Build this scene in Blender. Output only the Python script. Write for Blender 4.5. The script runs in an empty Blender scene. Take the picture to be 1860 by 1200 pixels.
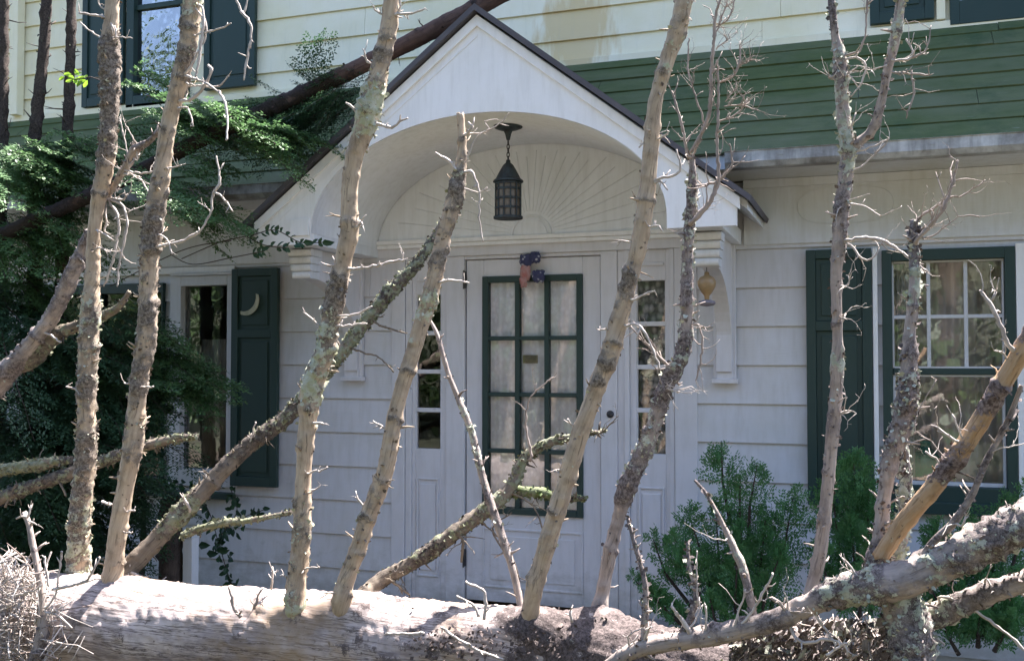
import bpy, bmesh, math, random
from mathutils import Vector, noise
rnd = random.Random(7)
sc = bpy.context.scene
COL = sc.collection
R = math.radians

# ------------------------------------------------------------------ camera, sky, sun, exposure
TH, TILT, FPX = R(19.5), R(1.75), 1850.0
CAM = Vector((6.5*math.sin(TH), -6.5*math.cos(TH), 1.56))
RT = Vector((math.cos(TH), math.sin(TH), 0))
FW = Vector((-math.sin(TH)*math.cos(TILT), math.cos(TH)*math.cos(TILT), math.sin(TILT)))
UP = RT.cross(FW)
cd = bpy.data.cameras.new('camera'); cam = bpy.data.objects.new('camera', cd); COL.objects.link(cam)
cd.sensor_width = 36; cd.lens = 36*FPX/1860; cd.clip_start = .05; cd.clip_end = 500
cam.location = CAM
cam.rotation_euler = (R(90)+TILT, 0, TH)
sc.camera = cam
def P(px, py, Y):
    "measured point of the photograph on the plane at distance Y in front of the facade"
    d = FW + RT*((px-930)/FPX) + UP*((600-py)/FPX)
    return CAM + d*((Y-CAM.y)/d.y)
def MPP(px, py, Y):
    return (P(px, py, Y)-CAM).dot(FW)/FPX

SUN = Vector((.21, .44, .873)).normalized()
w = bpy.data.worlds.new('World'); sc.world = w; w.use_nodes = True
nt = w.node_tree; nt.nodes.clear()
sky = nt.nodes.new('ShaderNodeTexSky'); sky.sky_type = 'NISHITA'; sky.sun_disc = False
sky.sun_elevation = math.asin(SUN.z); sky.sun_rotation = math.atan2(SUN.x, SUN.y)
sky.air_density = 1.0; sky.dust_density = 1.5; sky.ozone_density = 1.0
bg = nt.nodes.new('ShaderNodeBackground'); bg.inputs[1].default_value = .08
wo = nt.nodes.new('ShaderNodeOutputWorld')
nt.links.new(sky.outputs[0], bg.inputs[0]); nt.links.new(bg.outputs[0], wo.inputs[0])
sl = bpy.data.lights.new('sun', 'SUN'); sl.energy = 5.0; sl.angle = R(.55); sl.color = (1, .95, .88)
so = bpy.data.objects.new('sun', sl); COL.objects.link(so)
so.rotation_euler = (-SUN).to_track_quat('-Z', 'Y').to_euler()
so.location = (0, 0, 12)
sc.view_settings.view_transform = 'Standard'; sc.view_settings.look = 'None'
sc.view_settings.exposure = 2.7; sc.view_settings.gamma = 1
sc.view_settings.use_white_balance = True; sc.view_settings.white_balance_temperature = 6350; sc.view_settings.white_balance_tint = 16
sc.render.engine = 'CYCLES'
sc.cycles.max_bounces = 8; sc.cycles.transparent_max_bounces = 12

# ------------------------------------------------------------------ material helpers
def mat(name):
    m = bpy.data.materials.new(name); m.use_nodes = True
    n = m.node_tree; b = n.nodes['Principled BSDF']
    return m, n, b
def nd(n, t, **k):
    o = n.nodes.new(t)
    for a, v in k.items():
        if a.startswith('i_'): o.inputs[a[2:].replace('_', ' ')].default_value = v
        else: setattr(o, a, v)
    return o
def lk(n, a, b): n.links.new(a, b)
def noi(n, vec, scale, detail=4, rough=.6):
    o = nd(n, 'ShaderNodeTexNoise'); o.inputs['Scale'].default_value = scale
    o.inputs['Detail'].default_value = detail; o.inputs['Roughness'].default_value = rough
    if vec is not None: lk(n, vec, o.inputs['Vector'])
    return o.outputs['Fac']
def ramp(n, fac, stops):
    o = nd(n, 'ShaderNodeValToRGB'); e = o.color_ramp.elements
    while len(e) < len(stops): e.new(.5)
    for q, (p, c) in zip(e, stops):
        q.position = p; q.color = (c, c, c, 1) if isinstance(c, (int, float)) else (*c, 1)
    lk(n, fac, o.inputs[0]); return o.outputs[0]
def mix(n, fac, a, b, mode='MIX'):
    o = nd(n, 'ShaderNodeMix', data_type='RGBA', blend_type=mode)
    for s, v in ((o.inputs[0], fac), (o.inputs[6], a), (o.inputs[7], b)):
        if isinstance(v, (int, float)): s.default_value = v
        elif isinstance(v, tuple): s.default_value = (*v, 1)
        else: lk(n, v, s)
    return o.outputs[2]
def mth(n, op, a, b=0.0):
    o = nd(n, 'ShaderNodeMath', operation=op); o.use_clamp = False
    for s, v in ((o.inputs[0], a), (o.inputs[1], b)):
        if isinstance(v, (int, float)): s.default_value = v
        else: lk(n, v, s)
    return o.outputs[0]
def geo(n): return nd(n, 'ShaderNodeNewGeometry').outputs['Position']
def scaled(n, vec, s):
    o = nd(n, 'ShaderNodeMapping'); o.inputs['Scale'].default_value = s; lk(n, vec, o.inputs[0]); return o.outputs[0]
def bump(n, b, h, strength=.3, dist=.01):
    o = nd(n, 'ShaderNodeBump'); o.inputs['Strength'].default_value = strength; o.inputs['Distance'].default_value = dist
    lk(n, h, o.inputs['Height']); lk(n, o.outputs[0], b.inputs['Normal'])

def paint(name, c, dirt, amt=.5, rough=.55, grain=(40, 40, 3), chips=None, lo=.45, hi=.75):
    m, n, b = mat(name); p = geo(n)
    f = ramp(n, noi(n, p, 2.3, 6, .65), [(lo, 0), (hi, 1)])
    f2 = ramp(n, noi(n, scaled(n, p, (9, 9, 1.2)), 3, 5, .6), [(.45, 0), (.8, 1)])
    col = mix(n, mth(n, 'MULTIPLY', f, amt), c, dirt)
    col = mix(n, mth(n, 'MULTIPLY', f2, amt*.6), col, tuple(x*.72 for x in dirt))
    if chips:
        gz = nd(n, 'ShaderNodeSeparateXYZ'); lk(n, p, gz.inputs[0])
        ks = mth(n, 'ADD', ramp(n, gz.outputs[2], [(0, .55), (.55, 0)]), mth(n, 'MULTIPLY', mth(n, 'SUBTRACT', noi(n, scaled(n, p, (3, 3, 5)), 2.5, 6, .7), .5), 1.1))
        col = mix(n, ramp(n, ks, [(.30, 0), (.62, .6)]), col, tuple(x*.62 for x in dirt))
        k = ramp(n, noi(n, scaled(n, p, (14, 14, 8)), 2.2, 8, .75), [(.69, 0), (.72, 1)])
        col = mix(n, k, col, chips)
    lk(n, col, b.inputs['Base Color']); b.inputs['Roughness'].default_value = rough
    bump(n, b, noi(n, scaled(n, p, grain), 3, 4), .18, .004)
    return m
M = {}
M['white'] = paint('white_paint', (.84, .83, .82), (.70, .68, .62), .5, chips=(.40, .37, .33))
M['entry'] = paint('shaded_entry_paint', (.66, .645, .66), (.54, .52, .48), .5, chips=(.40, .37, .33))  # portico white again, base darkened to put the entry shade into the colour
M['siding'] = paint('shaded_siding_paint', (.63, .625, .64), (.52, .50, .44), .55, grain=(3, 40, 40), chips=(.5, .44, .36))  # weathered white house paint with tree shade put into the base colour
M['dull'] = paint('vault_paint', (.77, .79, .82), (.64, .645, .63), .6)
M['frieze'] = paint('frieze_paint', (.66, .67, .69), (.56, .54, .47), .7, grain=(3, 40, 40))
M['green'] = paint('green_trim_paint', (.014, .040, .033), (.026, .05, .04), .5, .55)
M['gutter'] = paint('gutter_metal', (.55, .55, .54), (.12, .11, .10), 1.0, .5, lo=.38, hi=.62)
M['trim'] = paint('window_trim_paint', (.6, .6, .61), (.5, .48, .42), .5)
M['frost'] = paint('room_wall_paint', (.36, .30, .23), (.25, .2, .15), .5, .8)
M['bell'] = paint('dark_bronze', (.03, .028, .03), (.05, .045, .04), .5, .4)
M['eave'] = paint('roof_edge', (.075, .07, .08), (.13, .12, .13), .8, .8)
# upper siding: cream with mildew and a rust stain
m, n, b = mat('upper_siding_paint'); p = geo(n)
f = ramp(n, noi(n, p, 1.3, 6, .65), [(.35, 0), (.7, 1)])
c = mix(n, f, (.92, .87, .69), (.80, .73, .46))
d = nd(n, 'ShaderNodeVectorMath', operation='DISTANCE'); lk(n, scaled(n, p, (1, 0, .8)), d.inputs[0]); d.inputs[1].default_value = (.33, 0, 3.0)
st = mth(n, 'ADD', ramp(n, d.outputs['Value'], [(0, 1), (.42, 0)]), mth(n, 'MULTIPLY', noi(n, scaled(n, p, (9, 1, 2)), 2, 5), .9))
c = mix(n, ramp(n, st, [(.75, 0), (1.3, .7)]), c, (.66, .48, .20))
d2 = ramp(n, noi(n, scaled(n, p, (12, 4, 1.5)), 2, 6, .7), [(.55, 0), (.8, .3)])
c = mix(n, d2, c, (.52, .51, .38))
lk(n, c, b.inputs['Base Color']); b.inputs['Roughness'].default_value = .6
bump(n, b, noi(n, scaled(n, p, (3, 40, 40)), 3, 4), .15, .004)
M['upper'] = m
# green shingles
m, n, b = mat('green_roof_shingle'); p = geo(n)
f = noi(n, scaled(n, p, (1.5, 6, 6)), 3, 6, .7)
c = mix(n, ramp(n, f, [(.35, 0), (.65, 1)]), (.054, .085, .024), (.086, .118, .038))
c = mix(n, ramp(n, noi(n, scaled(n, p, (.7, 1, 1.6)), 1.4, 5, .65), [(.42, 0), (.66, .85)]), c, (.12, .138, .075))
c = mix(n, ramp(n, noi(n, scaled(n, p, (1, 1, 1)), 2.1, 6, .7), [(.55, 0), (.7, .7)]), c, (.024, .062, .020))
k = ramp(n, noi(n, scaled(n, p, (1.2, 20, 20)), 2.6, 7, .75), [(.63, 0), (.70, 1)])
gx = nd(n, 'ShaderNodeSeparateXYZ'); lk(n, p, gx.inputs[0])
k = mth(n, 'MULTIPLY', k, ramp(n, mth(n, 'MULTIPLY', gx.outputs[0], .33), [(.35, .12), (.8, .9)]))
c = mix(n, k, c, (.24, .27, .22))
f3 = ramp(n, noi(n, p, 5, 8, .75), [(.58, 0), (.75, .5)])
c = mix(n, f3, c, (.10, .11, .075))
lk(n, c, b.inputs['Base Color']); b.inputs['Roughness'].default_value = .85
bump(n, b, noi(n, p, 120, 3), .4, .003)
M['shingle'] = m
# glass
def glassmat(name, refl, tint=(1, 1, 1), wav=.02):
    m, n, b = mat(name); n.nodes.remove(b)
    o = n.nodes['Material Output']
    t = nd(n, 'ShaderNodeBsdfTransparent'); t.inputs[0].default_value = (*tint, 1)
    g = nd(n, 'ShaderNodeBsdfGlossy'); g.inputs['Roughness'].default_value = .02
    bp = nd(n, 'ShaderNodeBump'); bp.inputs['Strength'].default_value = wav; bp.inputs['Distance'].default_value = .05
    lk(n, noi(n, geo(n), 5, 2), bp.inputs['Height']); lk(n, bp.outputs[0], g.inputs['Normal'])
    fr = nd(n, 'ShaderNodeFresnel'); fr.inputs[0].default_value = 1.5
    mx = nd(n, 'ShaderNodeMixShader'); lk(n, mth(n, 'ADD', fr.outputs[0], refl), mx.inputs[0])
    lk(n, t.outputs[0], mx.inputs[1]); lk(n, g.outputs[0], mx.inputs[2]); lk(n, mx.outputs[0], o.inputs[0])
    return m
M['glass'] = glassmat('window_glass', .06)
M['doorglass'] = glassmat('door_glass', .02)
M['dimglass'] = glassmat('dusty_window_glass', .04, (.55, .55, .55))
M['skyglass'] = glassmat('old_window_glass', .34, (.6, .6, .6), .12)
# lace
def lacemat(name, c1, c2, sc_=18):
    m, n, b = mat(name); p = geo(n)
    v = nd(n, 'ShaderNodeTexVoronoi'); v.inputs['Scale'].default_value = sc_*2.2; lk(n, scaled(n, p, (1, .2, .7)), v.inputs[0])
    f = mth(n, 'ADD', mth(n, 'MULTIPLY', v.outputs[0], .8), noi(n, scaled(n, p, (1, 1, .6)), sc_*.5, 6, .7))
    c = mix(n, ramp(n, f, [(.6, 0), (1.0, 1)]), c1, c2)
    lk(n, c, b.inputs['Base Color']); b.inputs['Roughness'].default_value = .9
    bump(n, b, f, .4, .01)
    return m
M['lace'] = lacemat('white_lace', (.93, .94, .98), (.80, .80, .83))
M['greylace'] = lacemat('grey_lace', (.50, .49, .48), (.12, .12, .12), 14)
M['sheer'] = lacemat('sheer_cloth', (.62, .60, .55), (.45, .43, .38), 4)
M['tancloth'] = lacemat('tan_cloth', (.85, .80, .76), (.50, .44, .40), 1.6)  # brown of the reflected ground and woods painted into the cloth colour

# bark / dead wood : vertex attribute wd = (bark, lichen, random), grain coordinate gr
def woodmat(name, bare, bare2, bark, bark2, lich, lich2, grain=1.0, crack=.0):
    m, n, b = mat(name)
    a = nd(n, 'ShaderNodeAttribute', attribute_name='wd'); s = nd(n, 'ShaderNodeSeparateXYZ'); lk(n, a.outputs['Vector'], s.inputs[0])
    g = nd(n, 'ShaderNodeAttribute', attribute_name='gr').outputs['Vector']
    p = geo(n)
    gn = noi(n, scaled(n, g, (60*grain, 5*grain, 1)), 1, 6, .65)
    fn = noi(n, p, 90, 6, .75)
    mn = noi(n, p, 17, 5, .6)
    c = mix(n, ramp(n, gn, [(.36, 0), (.64, 1)]), bare, bare2)
    c = mix(n, ramp(n, mn, [(.48, 0), (.72, .75)]), c, tuple(x*.55 for x in bare2))
    c = mix(n, ramp(n, noi(n, p, 45, 3), [(.66, 0), (.72, .8)]), c, (.07, .05, .04))
    c = mix(n, ramp(n, noi(n, scaled(n, g, (95, 7, 1)), 1, 4, .7), [(.35, .75), (.43, 0)]), c, tuple(x*.4 for x in bare2))
    if crack:
        cr = noi(n, scaled(n, g, (34, 1.6, 1)), 1, 5, .7)
        c = mix(n, ramp(n, cr, [(.462, 0), (.5, crack+.35), (.525, 0)]), c, (.06, .045, .04))
        bl = noi(n, scaled(n, g, (7, 2.4, 1)), 1, 5, .7)
        c = mix(n, ramp(n, bl, [(.45, 0), (.66, .8)]), c, (.17, .14, .135))
        c = mix(n, ramp(n, noi(n, p, 3.2, 4), [(.5, 0), (.66, .7)]), c, (.27, .19, .11))
        vo = nd(n, 'ShaderNodeTexVoronoi'); vo.inputs['Scale'].default_value = 7.5; lk(n, p, vo.inputs[0])
        c = mix(n, ramp(n, vo.outputs[0], [(.05, 1), (.075, 0)]), c, (.02, .015, .013))
        cr2 = noi(n, scaled(n, g, (16, .9, 1)), 1, 7, .75)
        c = mix(n, ramp(n, cr2, [(.395, 0), (.412, .95), (.428, 0)]), c, (.05, .035, .03))
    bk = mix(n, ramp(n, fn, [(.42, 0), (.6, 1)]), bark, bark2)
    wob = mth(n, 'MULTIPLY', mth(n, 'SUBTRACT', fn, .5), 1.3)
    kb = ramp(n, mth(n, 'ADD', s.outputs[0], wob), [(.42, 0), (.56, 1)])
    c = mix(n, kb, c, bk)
    lc = mix(n, ramp(n, noi(n, p, 38, 3), [(.4, 0), (.62, 1)]), lich, lich2)
    kl = ramp(n, mth(n, 'ADD', s.outputs[1], mth(n, 'MULTIPLY', mth(n, 'SUBTRACT', noi(n, p, 55, 6, .75), .5), 1.8)), [(.60, 0), (.66, 1)])
    c = mix(n, kl, c, lc)
    lk(n, c, b.inputs['Base Color']); b.inputs['Roughness'].default_value = .9
    b.inputs['Specular IOR Level'].default_value = .2
    h = mth(n, 'ADD', mth(n, 'MULTIPLY', gn, .5), mth(n, 'MULTIPLY', fn, s.outputs[0]))
    bump(n, b, h, .9, .008)
    return m
LA, LB = (.42, .43, .35), (.34, .35, .22)
M['limb'] = woodmat('dead_limb_wood', (.46, .37, .265), (.32, .25, .18), (.085, .068, .055), (.27, .23, .185), LA, LB)
M['greylimb'] = woodmat('grey_limb_wood', (.36, .305, .26), (.25, .21, .185), (.07, .056, .052), (.24, .205, .19), LA, (.28, .30, .22))
M['orange'] = woodmat('fresh_broken_wood', (.40, .29, .185), (.33, .205, .105), (.07, .05, .045), (.24, .19, .17), LA, LB)
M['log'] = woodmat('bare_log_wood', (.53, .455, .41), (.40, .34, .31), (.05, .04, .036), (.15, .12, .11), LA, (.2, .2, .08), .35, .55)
M['olive'] = woodmat('olive_limb_wood', (.19, .16, .12), (.135, .11, .085), (.035, .029, .025), (.12, .10, .08), (.21, .22, .155), (.14, .15, .08))
M['mossy'] = woodmat('mossy_limb_wood', (.17, .14, .10), (.12, .10, .08), (.04, .034, .028), (.12, .105, .08), (.17, .19, .11), (.10, .14, .05))
M['living'] = woodmat('living_bark', (.10, .075, .06), (.065, .05, .042), (.03, .024, .02), (.085, .066, .055), (.12, .13, .10), (.09, .11, .06))
M['twig'] = woodmat('bleached_twig_wood', (.52, .47, .42), (.40, .345, .30), (.16, .12, .10), (.3, .25, .22), LA, (.33, .36, .26))
M['pole'] = woodmat('brown_pole_wood', (.12, .075, .06), (.085, .055, .047), (.025, .02, .018), (.05, .036, .032), (.06, .06, .05), (.1, .12, .07))
def leafmat(name, c1, c2, c3, trans=.35):
    m, n, b = mat(name); p = geo(n)
    a = nd(n, 'ShaderNodeAttribute', attribute_name='wd'); s = nd(n, 'ShaderNodeSeparateXYZ'); lk(n, a.outputs['Vector'], s.inputs[0])
    c = mix(n, s.outputs[0], c1, c2)
    c = mix(n, ramp(n, noi(n, p, 6, 3), [(.5, 0), (.75, 1)]), c, c3)
    lk(n, c, b.inputs['Base Color']); b.inputs['Roughness'].default_value = .5
    t = nd(n, 'ShaderNodeBsdfTranslucent'); lk(n, c, t.inputs[0])
    mx = nd(n, 'ShaderNodeMixShader'); mx.inputs[0].default_value = trans
    lk(n, b.outputs[0], mx.inputs[1]); lk(n, t.outputs[0], mx.inputs[2]); lk(n, mx.outputs[0], n.nodes['Material Output'].inputs[0])
    return m
M['hemlock'] = leafmat('hemlock_needles', (.075, .155, .06), (.13, .235, .08), (.095, .19, .075))
M['spruce'] = leafmat('spruce_needles', (.026, .066, .03), (.055, .11, .045), (.036, .08, .04), .3)
M['cedar'] = leafmat('cedar_scale_leaves', (.045, .15, .05), (.10, .25, .075), (.065, .19, .07), .35)
M['broad'] = leafmat('broad_leaves', (.025, .09, .02), (.05, .16, .03), (.09, .22, .03), .4)
M['lime'] = leafmat('lime_leaves', (.14, .26, .02), (.22, .36, .04), (.2, .3, .05), .5)
M['ivy'] = leafmat('vine_leaves', (.014, .05, .02), (.025, .075, .025), (.02, .06, .03), .25)
M['wood_leaf'] = leafmat('forest_leaves', (.03, .06, .018), (.06, .11, .03), (.045, .07, .025), .3)
# ground litter
m, n, b = mat('leaf_litter'); p = geo(n)
c = mix(n, ramp(n, noi(n, p, 12, 8, .75), [(.38, 0), (.62, 1)]), (.032, .025, .018), (.095, .072, .05))
c = mix(n, ramp(n, noi(n, p, .9, 4), [(.5, 0), (.62, .8)]), c, (.05, .085, .03))
gy = nd(n, 'ShaderNodeSeparateXYZ'); lk(n, p, gy.inputs[0])
c = mix(n, ramp(n, mth(n, 'MULTIPLY', gy.outputs[1], -.05), [(.5, 0), (.7, 1)]), c, mix(n, ramp(n, noi(n, p, .8, 8, .75), [(.4, 0), (.6, 1)]), (.012, .02, .008), (.05, .055, .03)))
lk(n, c, b.inputs['Base Color']); b.inputs['Roughness'].default_value = .95
bump(n, b, noi(n, p, 30, 6, .7), .8, .03)
M['litter'] = m
def plain(name, c, rough=.6, metal=0, c2=None, sc_=20, trans=0):
    m, n, b = mat(name)
    f = ramp(n, noi(n, geo(n), sc_, 5, .7), [(.4, 0), (.65, 1)])
    lk(n, mix(n, f, c, c2 or tuple(x*.7 for x in c)), b.inputs['Base Color'])
    b.inputs['Roughness'].default_value = rough; b.inputs['Metallic'].default_value = metal
    b.inputs['Transmission Weight'].default_value = trans
    return m
M['verdigris'] = plain('weathered_lantern_metal', (.045, .062, .066), .6, .3, (.03, .028, .03), 30)
M['lampglass'] = plain('amber_seeded_glass', (.17, .135, .10), .3, 0, (.11, .085, .065), 45)
M['amber'] = plain('amber_glass', (.34, .22, .10), .35, 0, (.27, .18, .09), 15)
M['tray'] = plain('grey_feeder_tray', (.22, .19, .21), .5)
M['teal'] = plain('teal_glass', (.03, .25, .16), .25, 0, (.02, .17, .12))
M['redcloth'] = plain('faded_red_cloth', (.42, .17, .15), .9, 0, (.46, .30, .28), 25)
m, n, b = mat('blue_star_cloth'); p = geo(n)
v = nd(n, 'ShaderNodeTexVoronoi'); v.inputs['Scale'].default_value = 34; lk(n, p, v.inputs[0])
lk(n, mix(n, ramp(n, v.outputs[0], [(.22, 1), (.30, 0)]), (.05, .055, .12), (.42, .42, .48)), b.inputs['Base Color']); b.inputs['Roughness'].default_value = .9
M['bluecloth'] = m
M['moon'] = plain('cream_paint', (.50, .49, .36), .7)
M['stone'] = plain('grey_stone', (.26, .25, .24), .9, 0, (.17, .16, .155), 14)
M['plate'] = plain('dull_brass_plate', (.22, .19, .12), .5, .2)

# ------------------------------------------------------------------ mesh builder
class MB:
    def __init__(s): s.v = []; s.f = []; s.wd = []; s.gr = []; s.mi = []
    def add(s, vs, fs, wd=(0, 0, 0), gr=None, mi=0):
        o = len(s.v); s.v += [tuple(x) for x in vs]
        s.wd += (wd if isinstance(wd, list) else [wd]*len(vs))
        s.gr += (gr if gr else [(x[0], x[2], 0) for x in vs])
        s.f += [tuple(i+o for i in f) for f in fs]; s.mi += [mi]*len(fs)
    def box(s, x0, x1, y0, y1, z0, z1, mi=0):
        if x0 > x1: x0, x1 = x1, x0
        if y0 > y1: y0, y1 = y1, y0
        if z0 > z1: z0, z1 = z1, z0
        vs = [(x, y, z) for z in (z0, z1) for y in (y0, y1) for x in (x0, x1)]
        s.add(vs, [(0, 2, 3, 1), (4, 5, 7, 6), (0, 1, 5, 4), (2, 6, 7, 3), (0, 4, 6, 2), (1, 3, 7, 5)], mi=mi)
    def prism(s, poly, axis, a, b):
        "poly in the two other axes, extruded from a to b along axis"
        def V(q, t): return {'x': (t, q[0], q[1]), 'y': (q[0], t, q[1]), 'z': (q[0], q[1], t)}[axis]
        k = len(poly); vs = [V(q, a) for q in poly]+[V(q, b) for q in poly]
        fs = [tuple(range(k))[::-1], tuple(range(k, 2*k))]+[(i, (i+1) % k, k+(i+1) % k, k+i) for i in range(k)]
        s.add(vs, fs)
    def lathe(s, prof, c, seg=24, mi=0):
        vs = []; fs = []
        for r, z in prof:
            for i in range(seg):
                a = 2*math.pi*i/seg; vs.append((c[0]+r*math.cos(a), c[1]+r*math.sin(a), c[2]+z))
        for j in range(len(prof)-1):
            for i in range(seg):
                k = (i+1) % seg; fs.append((j*seg+i, j*seg+k, (j+1)*seg+k, (j+1)*seg+i))
        s.add(vs, fs, mi=mi)
    def tube(s, pts, rads, seg=8, wd=(0, 0, 0), cap=True):
        "plain tube through 3d points"
        n_ = len(pts); vs = []; fs = []; gr = []; L = 0
        t0 = (pts[1]-pts[0]).normalized(); nx = t0.orthogonal().normalized()
        for i in range(n_):
            t = (pts[min(i+1, n_-1)]-pts[max(i-1, 0)]).normalized()
            nx = (nx-t*nx.dot(t)).normalized(); ny = t.cross(nx)
            if i: L += (pts[i]-pts[i-1]).length
            for k in range(seg):
                a = 2*math.pi*k/seg
                vs.append(pts[i]+(nx*math.cos(a)+ny*math.sin(a))*rads[i]); gr.append((a*rads[i], L, 0))
        for i in range(n_-1):
            for k in range(seg):
                q = (k+1) % seg; fs.append((i*seg+k, i*seg+q, (i+1)*seg+q, (i+1)*seg+k))
        if cap:
            fs.append(tuple(range(seg))[::-1]); fs.append(tuple(range((n_-1)*seg, n_*seg)))
        s.add(vs, fs, wd, gr)
    def build(s, name, m, parent=None, smooth=False, bevel=0):
        me = bpy.data.meshes.new(name); me.from_pydata(s.v, [], s.f)
        for mm in (m if isinstance(m, list) else [m]): me.materials.append(mm)
        a = me.attributes.new('wd', 'FLOAT_VECTOR', 'POINT'); a.data.foreach_set('vector', [x for q in s.wd for x in q])
        a = me.attributes.new('gr', 'FLOAT_VECTOR', 'POINT'); a.data.foreach_set('vector', [x for q in s.gr for x in q])
        me.polygons.foreach_set('material_index', s.mi)
        me.polygons.foreach_set('use_smooth', [smooth]*len(s.f)); me.update()
        o = bpy.data.objects.new(name, me); COL.objects.link(o)
        if parent: o.parent = parent; o.matrix_parent_inverse = Inv(parent)
        if bevel:
            bv = o.modifiers.new('bevel', 'BEVEL'); bv.width = bevel; bv.segments = 2; bv.limit_method = 'ANGLE'
        return o
def Inv(p):
    from mathutils import Matrix
    return Matrix.Identity(4) if p.parent else Matrix.Translation(-Vector(p.location))
def tag(o, label=None, cat=None, group=None, kind=None):
    for k, v in (('label', label), ('category', cat), ('group', group), ('kind', kind)):
        if v: o[k] = v
    return o
def thing(name, loc, label, cat, group=None):
    o = bpy.data.objects.new(name, None); COL.objects.link(o); o.location = loc; o.empty_display_size = .1
    return tag(o, label, cat, group)

# ------------------------------------------------------------------ ground
gm = MB(); N = 60
for j in range(N+1):
    for i in range(N+1):
        u = (i/N*2-1); v = (j/N*2-1)
        x = 90*u*abs(u); y = 90*v*abs(v)-2
        z = -.22+.05*noise.noise(Vector((x*.6, y*.6, 0)))
        if y > -.6: z = -.22
        if y < -20: z += min(9, (-20-y)*.45)*(1+.2*noise.noise(Vector((x*.1, y*.1, 4))))
        gm.v.append((x, y, z)); gm.wd.append((0, 0, 0)); gm.gr.append((x, y, 0))
for j in range(N):
    for i in range(N):
        a = j*(N+1)+i; gm.f.append((a, a+1, a+N+2, a+N+1)); gm.mi.append(0)
tag(gm.build('ground', M['litter'], smooth=True), kind='structure')

# ------------------------------------------------------------------ house
house = thing('house', (0, 0, 0), 'white clapboard house with green shutters, arched entry portico and green skirt roof', 'house')
XC = .115
VA, VB, VZ = 1.055, .625, 2.315
XL, XR = -7.0, 5.5
JX = {}; rj = random.Random(3)
def siding(mb, y, x0, x1, z0, z1, h, holes, ztop0=None, out=.016):
    "bevelled boards with openings"
    k = 0; z = z0
    while z < z1-1e-4:
        zt = min(z+h, z1)
        cuts = sorted({z, zt-.005} | {q for hh in holes for q in hh[2:4] if z < q < zt-.005})
        for a, b_ in zip(cuts[:-1], cuts[1:]):
            hs = sorted([(hh[0], hh[1]) for hh in holes if hh[2] < b_-1e-5 and hh[3] > a+1e-5])
            x = x0; segs = []
            for p0, p1 in hs:
                if p0 > x: segs.append((x, p0))
                x = max(x, p1)
            if x < x1: segs.append((x, x1))
            oa = out*(1-(a-z)/h)+.003; ob = out*(1-(b_-z)/h)+.003
            jx = JX.setdefault((round(z, 3), y), sorted(x0+rj.uniform(.5, 1.5)+2.6*q for q in range(5)))
            seg2 = []
            for s0, s1 in segs:
                for q in jx:
                    if s0+.1 < q < s1-.1: seg2.append((s0, q-.0012)); s0 = q+.0012
                seg2.append((s0, s1))
            for s0, s1 in seg2:
                mb.prism([(y, a), (y-oa, a), (y-ob, b_), (y, b_)], 'x', s0, s1)
        # backing sheet
        cuts = sorted({z, zt} | {q for hh in holes for q in hh[2:4] if z < q < zt})
        for a, b_ in zip(cuts[:-1], cuts[1:]):
            hs = sorted([(hh[0], hh[1]) for hh in holes if hh[2] < b_-1e-5 and hh[3] > a+1e-5]); x = x0
            for p0, p1 in hs+[(x1, x1)]:
                if p0 > x: mb.box(x, p0, y+.0005, y+.11, a, b_)
                x = max(x, p1)
        z = zt
RW = (2.222, 2.90, .755, 2.185)          # right window
LN = (-2.56, -2.07, .74, 2.12)           # narrow left window
LB_ = (-3.80, -2.66, .69, 2.07)          # broad left window
DR = (-.82, 1.17, -.05, 2.25)            # whole entry
wl = MB()
siding(wl, 0, XL, XR, -.28, 2.62, .2275, [RW, LN, LB_, DR])
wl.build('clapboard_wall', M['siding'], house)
# upper storey at y=.35
YU = .35
def UX(px, py): return P(px, py, YU)
ul0, ul1 = UX(238, 90).x, UX(345, 90).x; ulz = UX(290, 182).z
UWL = (ul0, ul1, ulz, 5.0)
ur0 = UX(1728, 20).x; urz = UX(1800, 12).z
UWR = (ur0, ur0+1.05, urz, 5.0)
uw = MB(); siding(uw, YU, XL, XR, 3.5, 5.2, .2, [UWL, UWR]); uw.build('upper_wall', M['upper'], house)
# shell: sides, back, roof, floors, partition
sh = MB()
sh.box(XL-.1, XL, .012, 6, -.28, 5.2); sh.box(XR, XR+.1, .012, 6, -.28, 5.2)
bw = (2.0, 2.75, .9, 2.2)
sh.box(XL, bw[0], 5.9, 6, -.28, 5.2); sh.box(bw[1], XR, 5.9, 6, -.28, 5.2)
sh.box(bw[0], bw[1], 5.9, 6, -.28, bw[2]); sh.box(bw[0], bw[1], 5.9, 6, bw[3], 5.2)
sh.box(XL, XR, .12, 5.89, -.15, -.02); sh.box(XL, XR, .12, 5.89, 2.63, 2.8)
sh.box(-2.0, -1.9, .12, 5.89, -.02, 2.62); sh.box(1.35, 1.45, .12, 5.89, -.02, 2.62); sh.box(-1.9, 1.35, 2.2, 2.3, -.02, 2.62)
sh.box(-5, -2.0, 3.0, 3.1, -.02, 2.62)
sh.box(XL, XR, 1.6, 1.7, 2.81, 5.2)
sh.build('room_walls', M['frost'], house)
rf = MB()
rf.prism([(-.05, 5.22), (6.5, 5.22), (6.5, 5.30), (3.2, 6.9), (-.05, 5.30)], 'x', XL-.4, XR+.4)
rf.build('main_roof', M['eave'], house)
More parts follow.
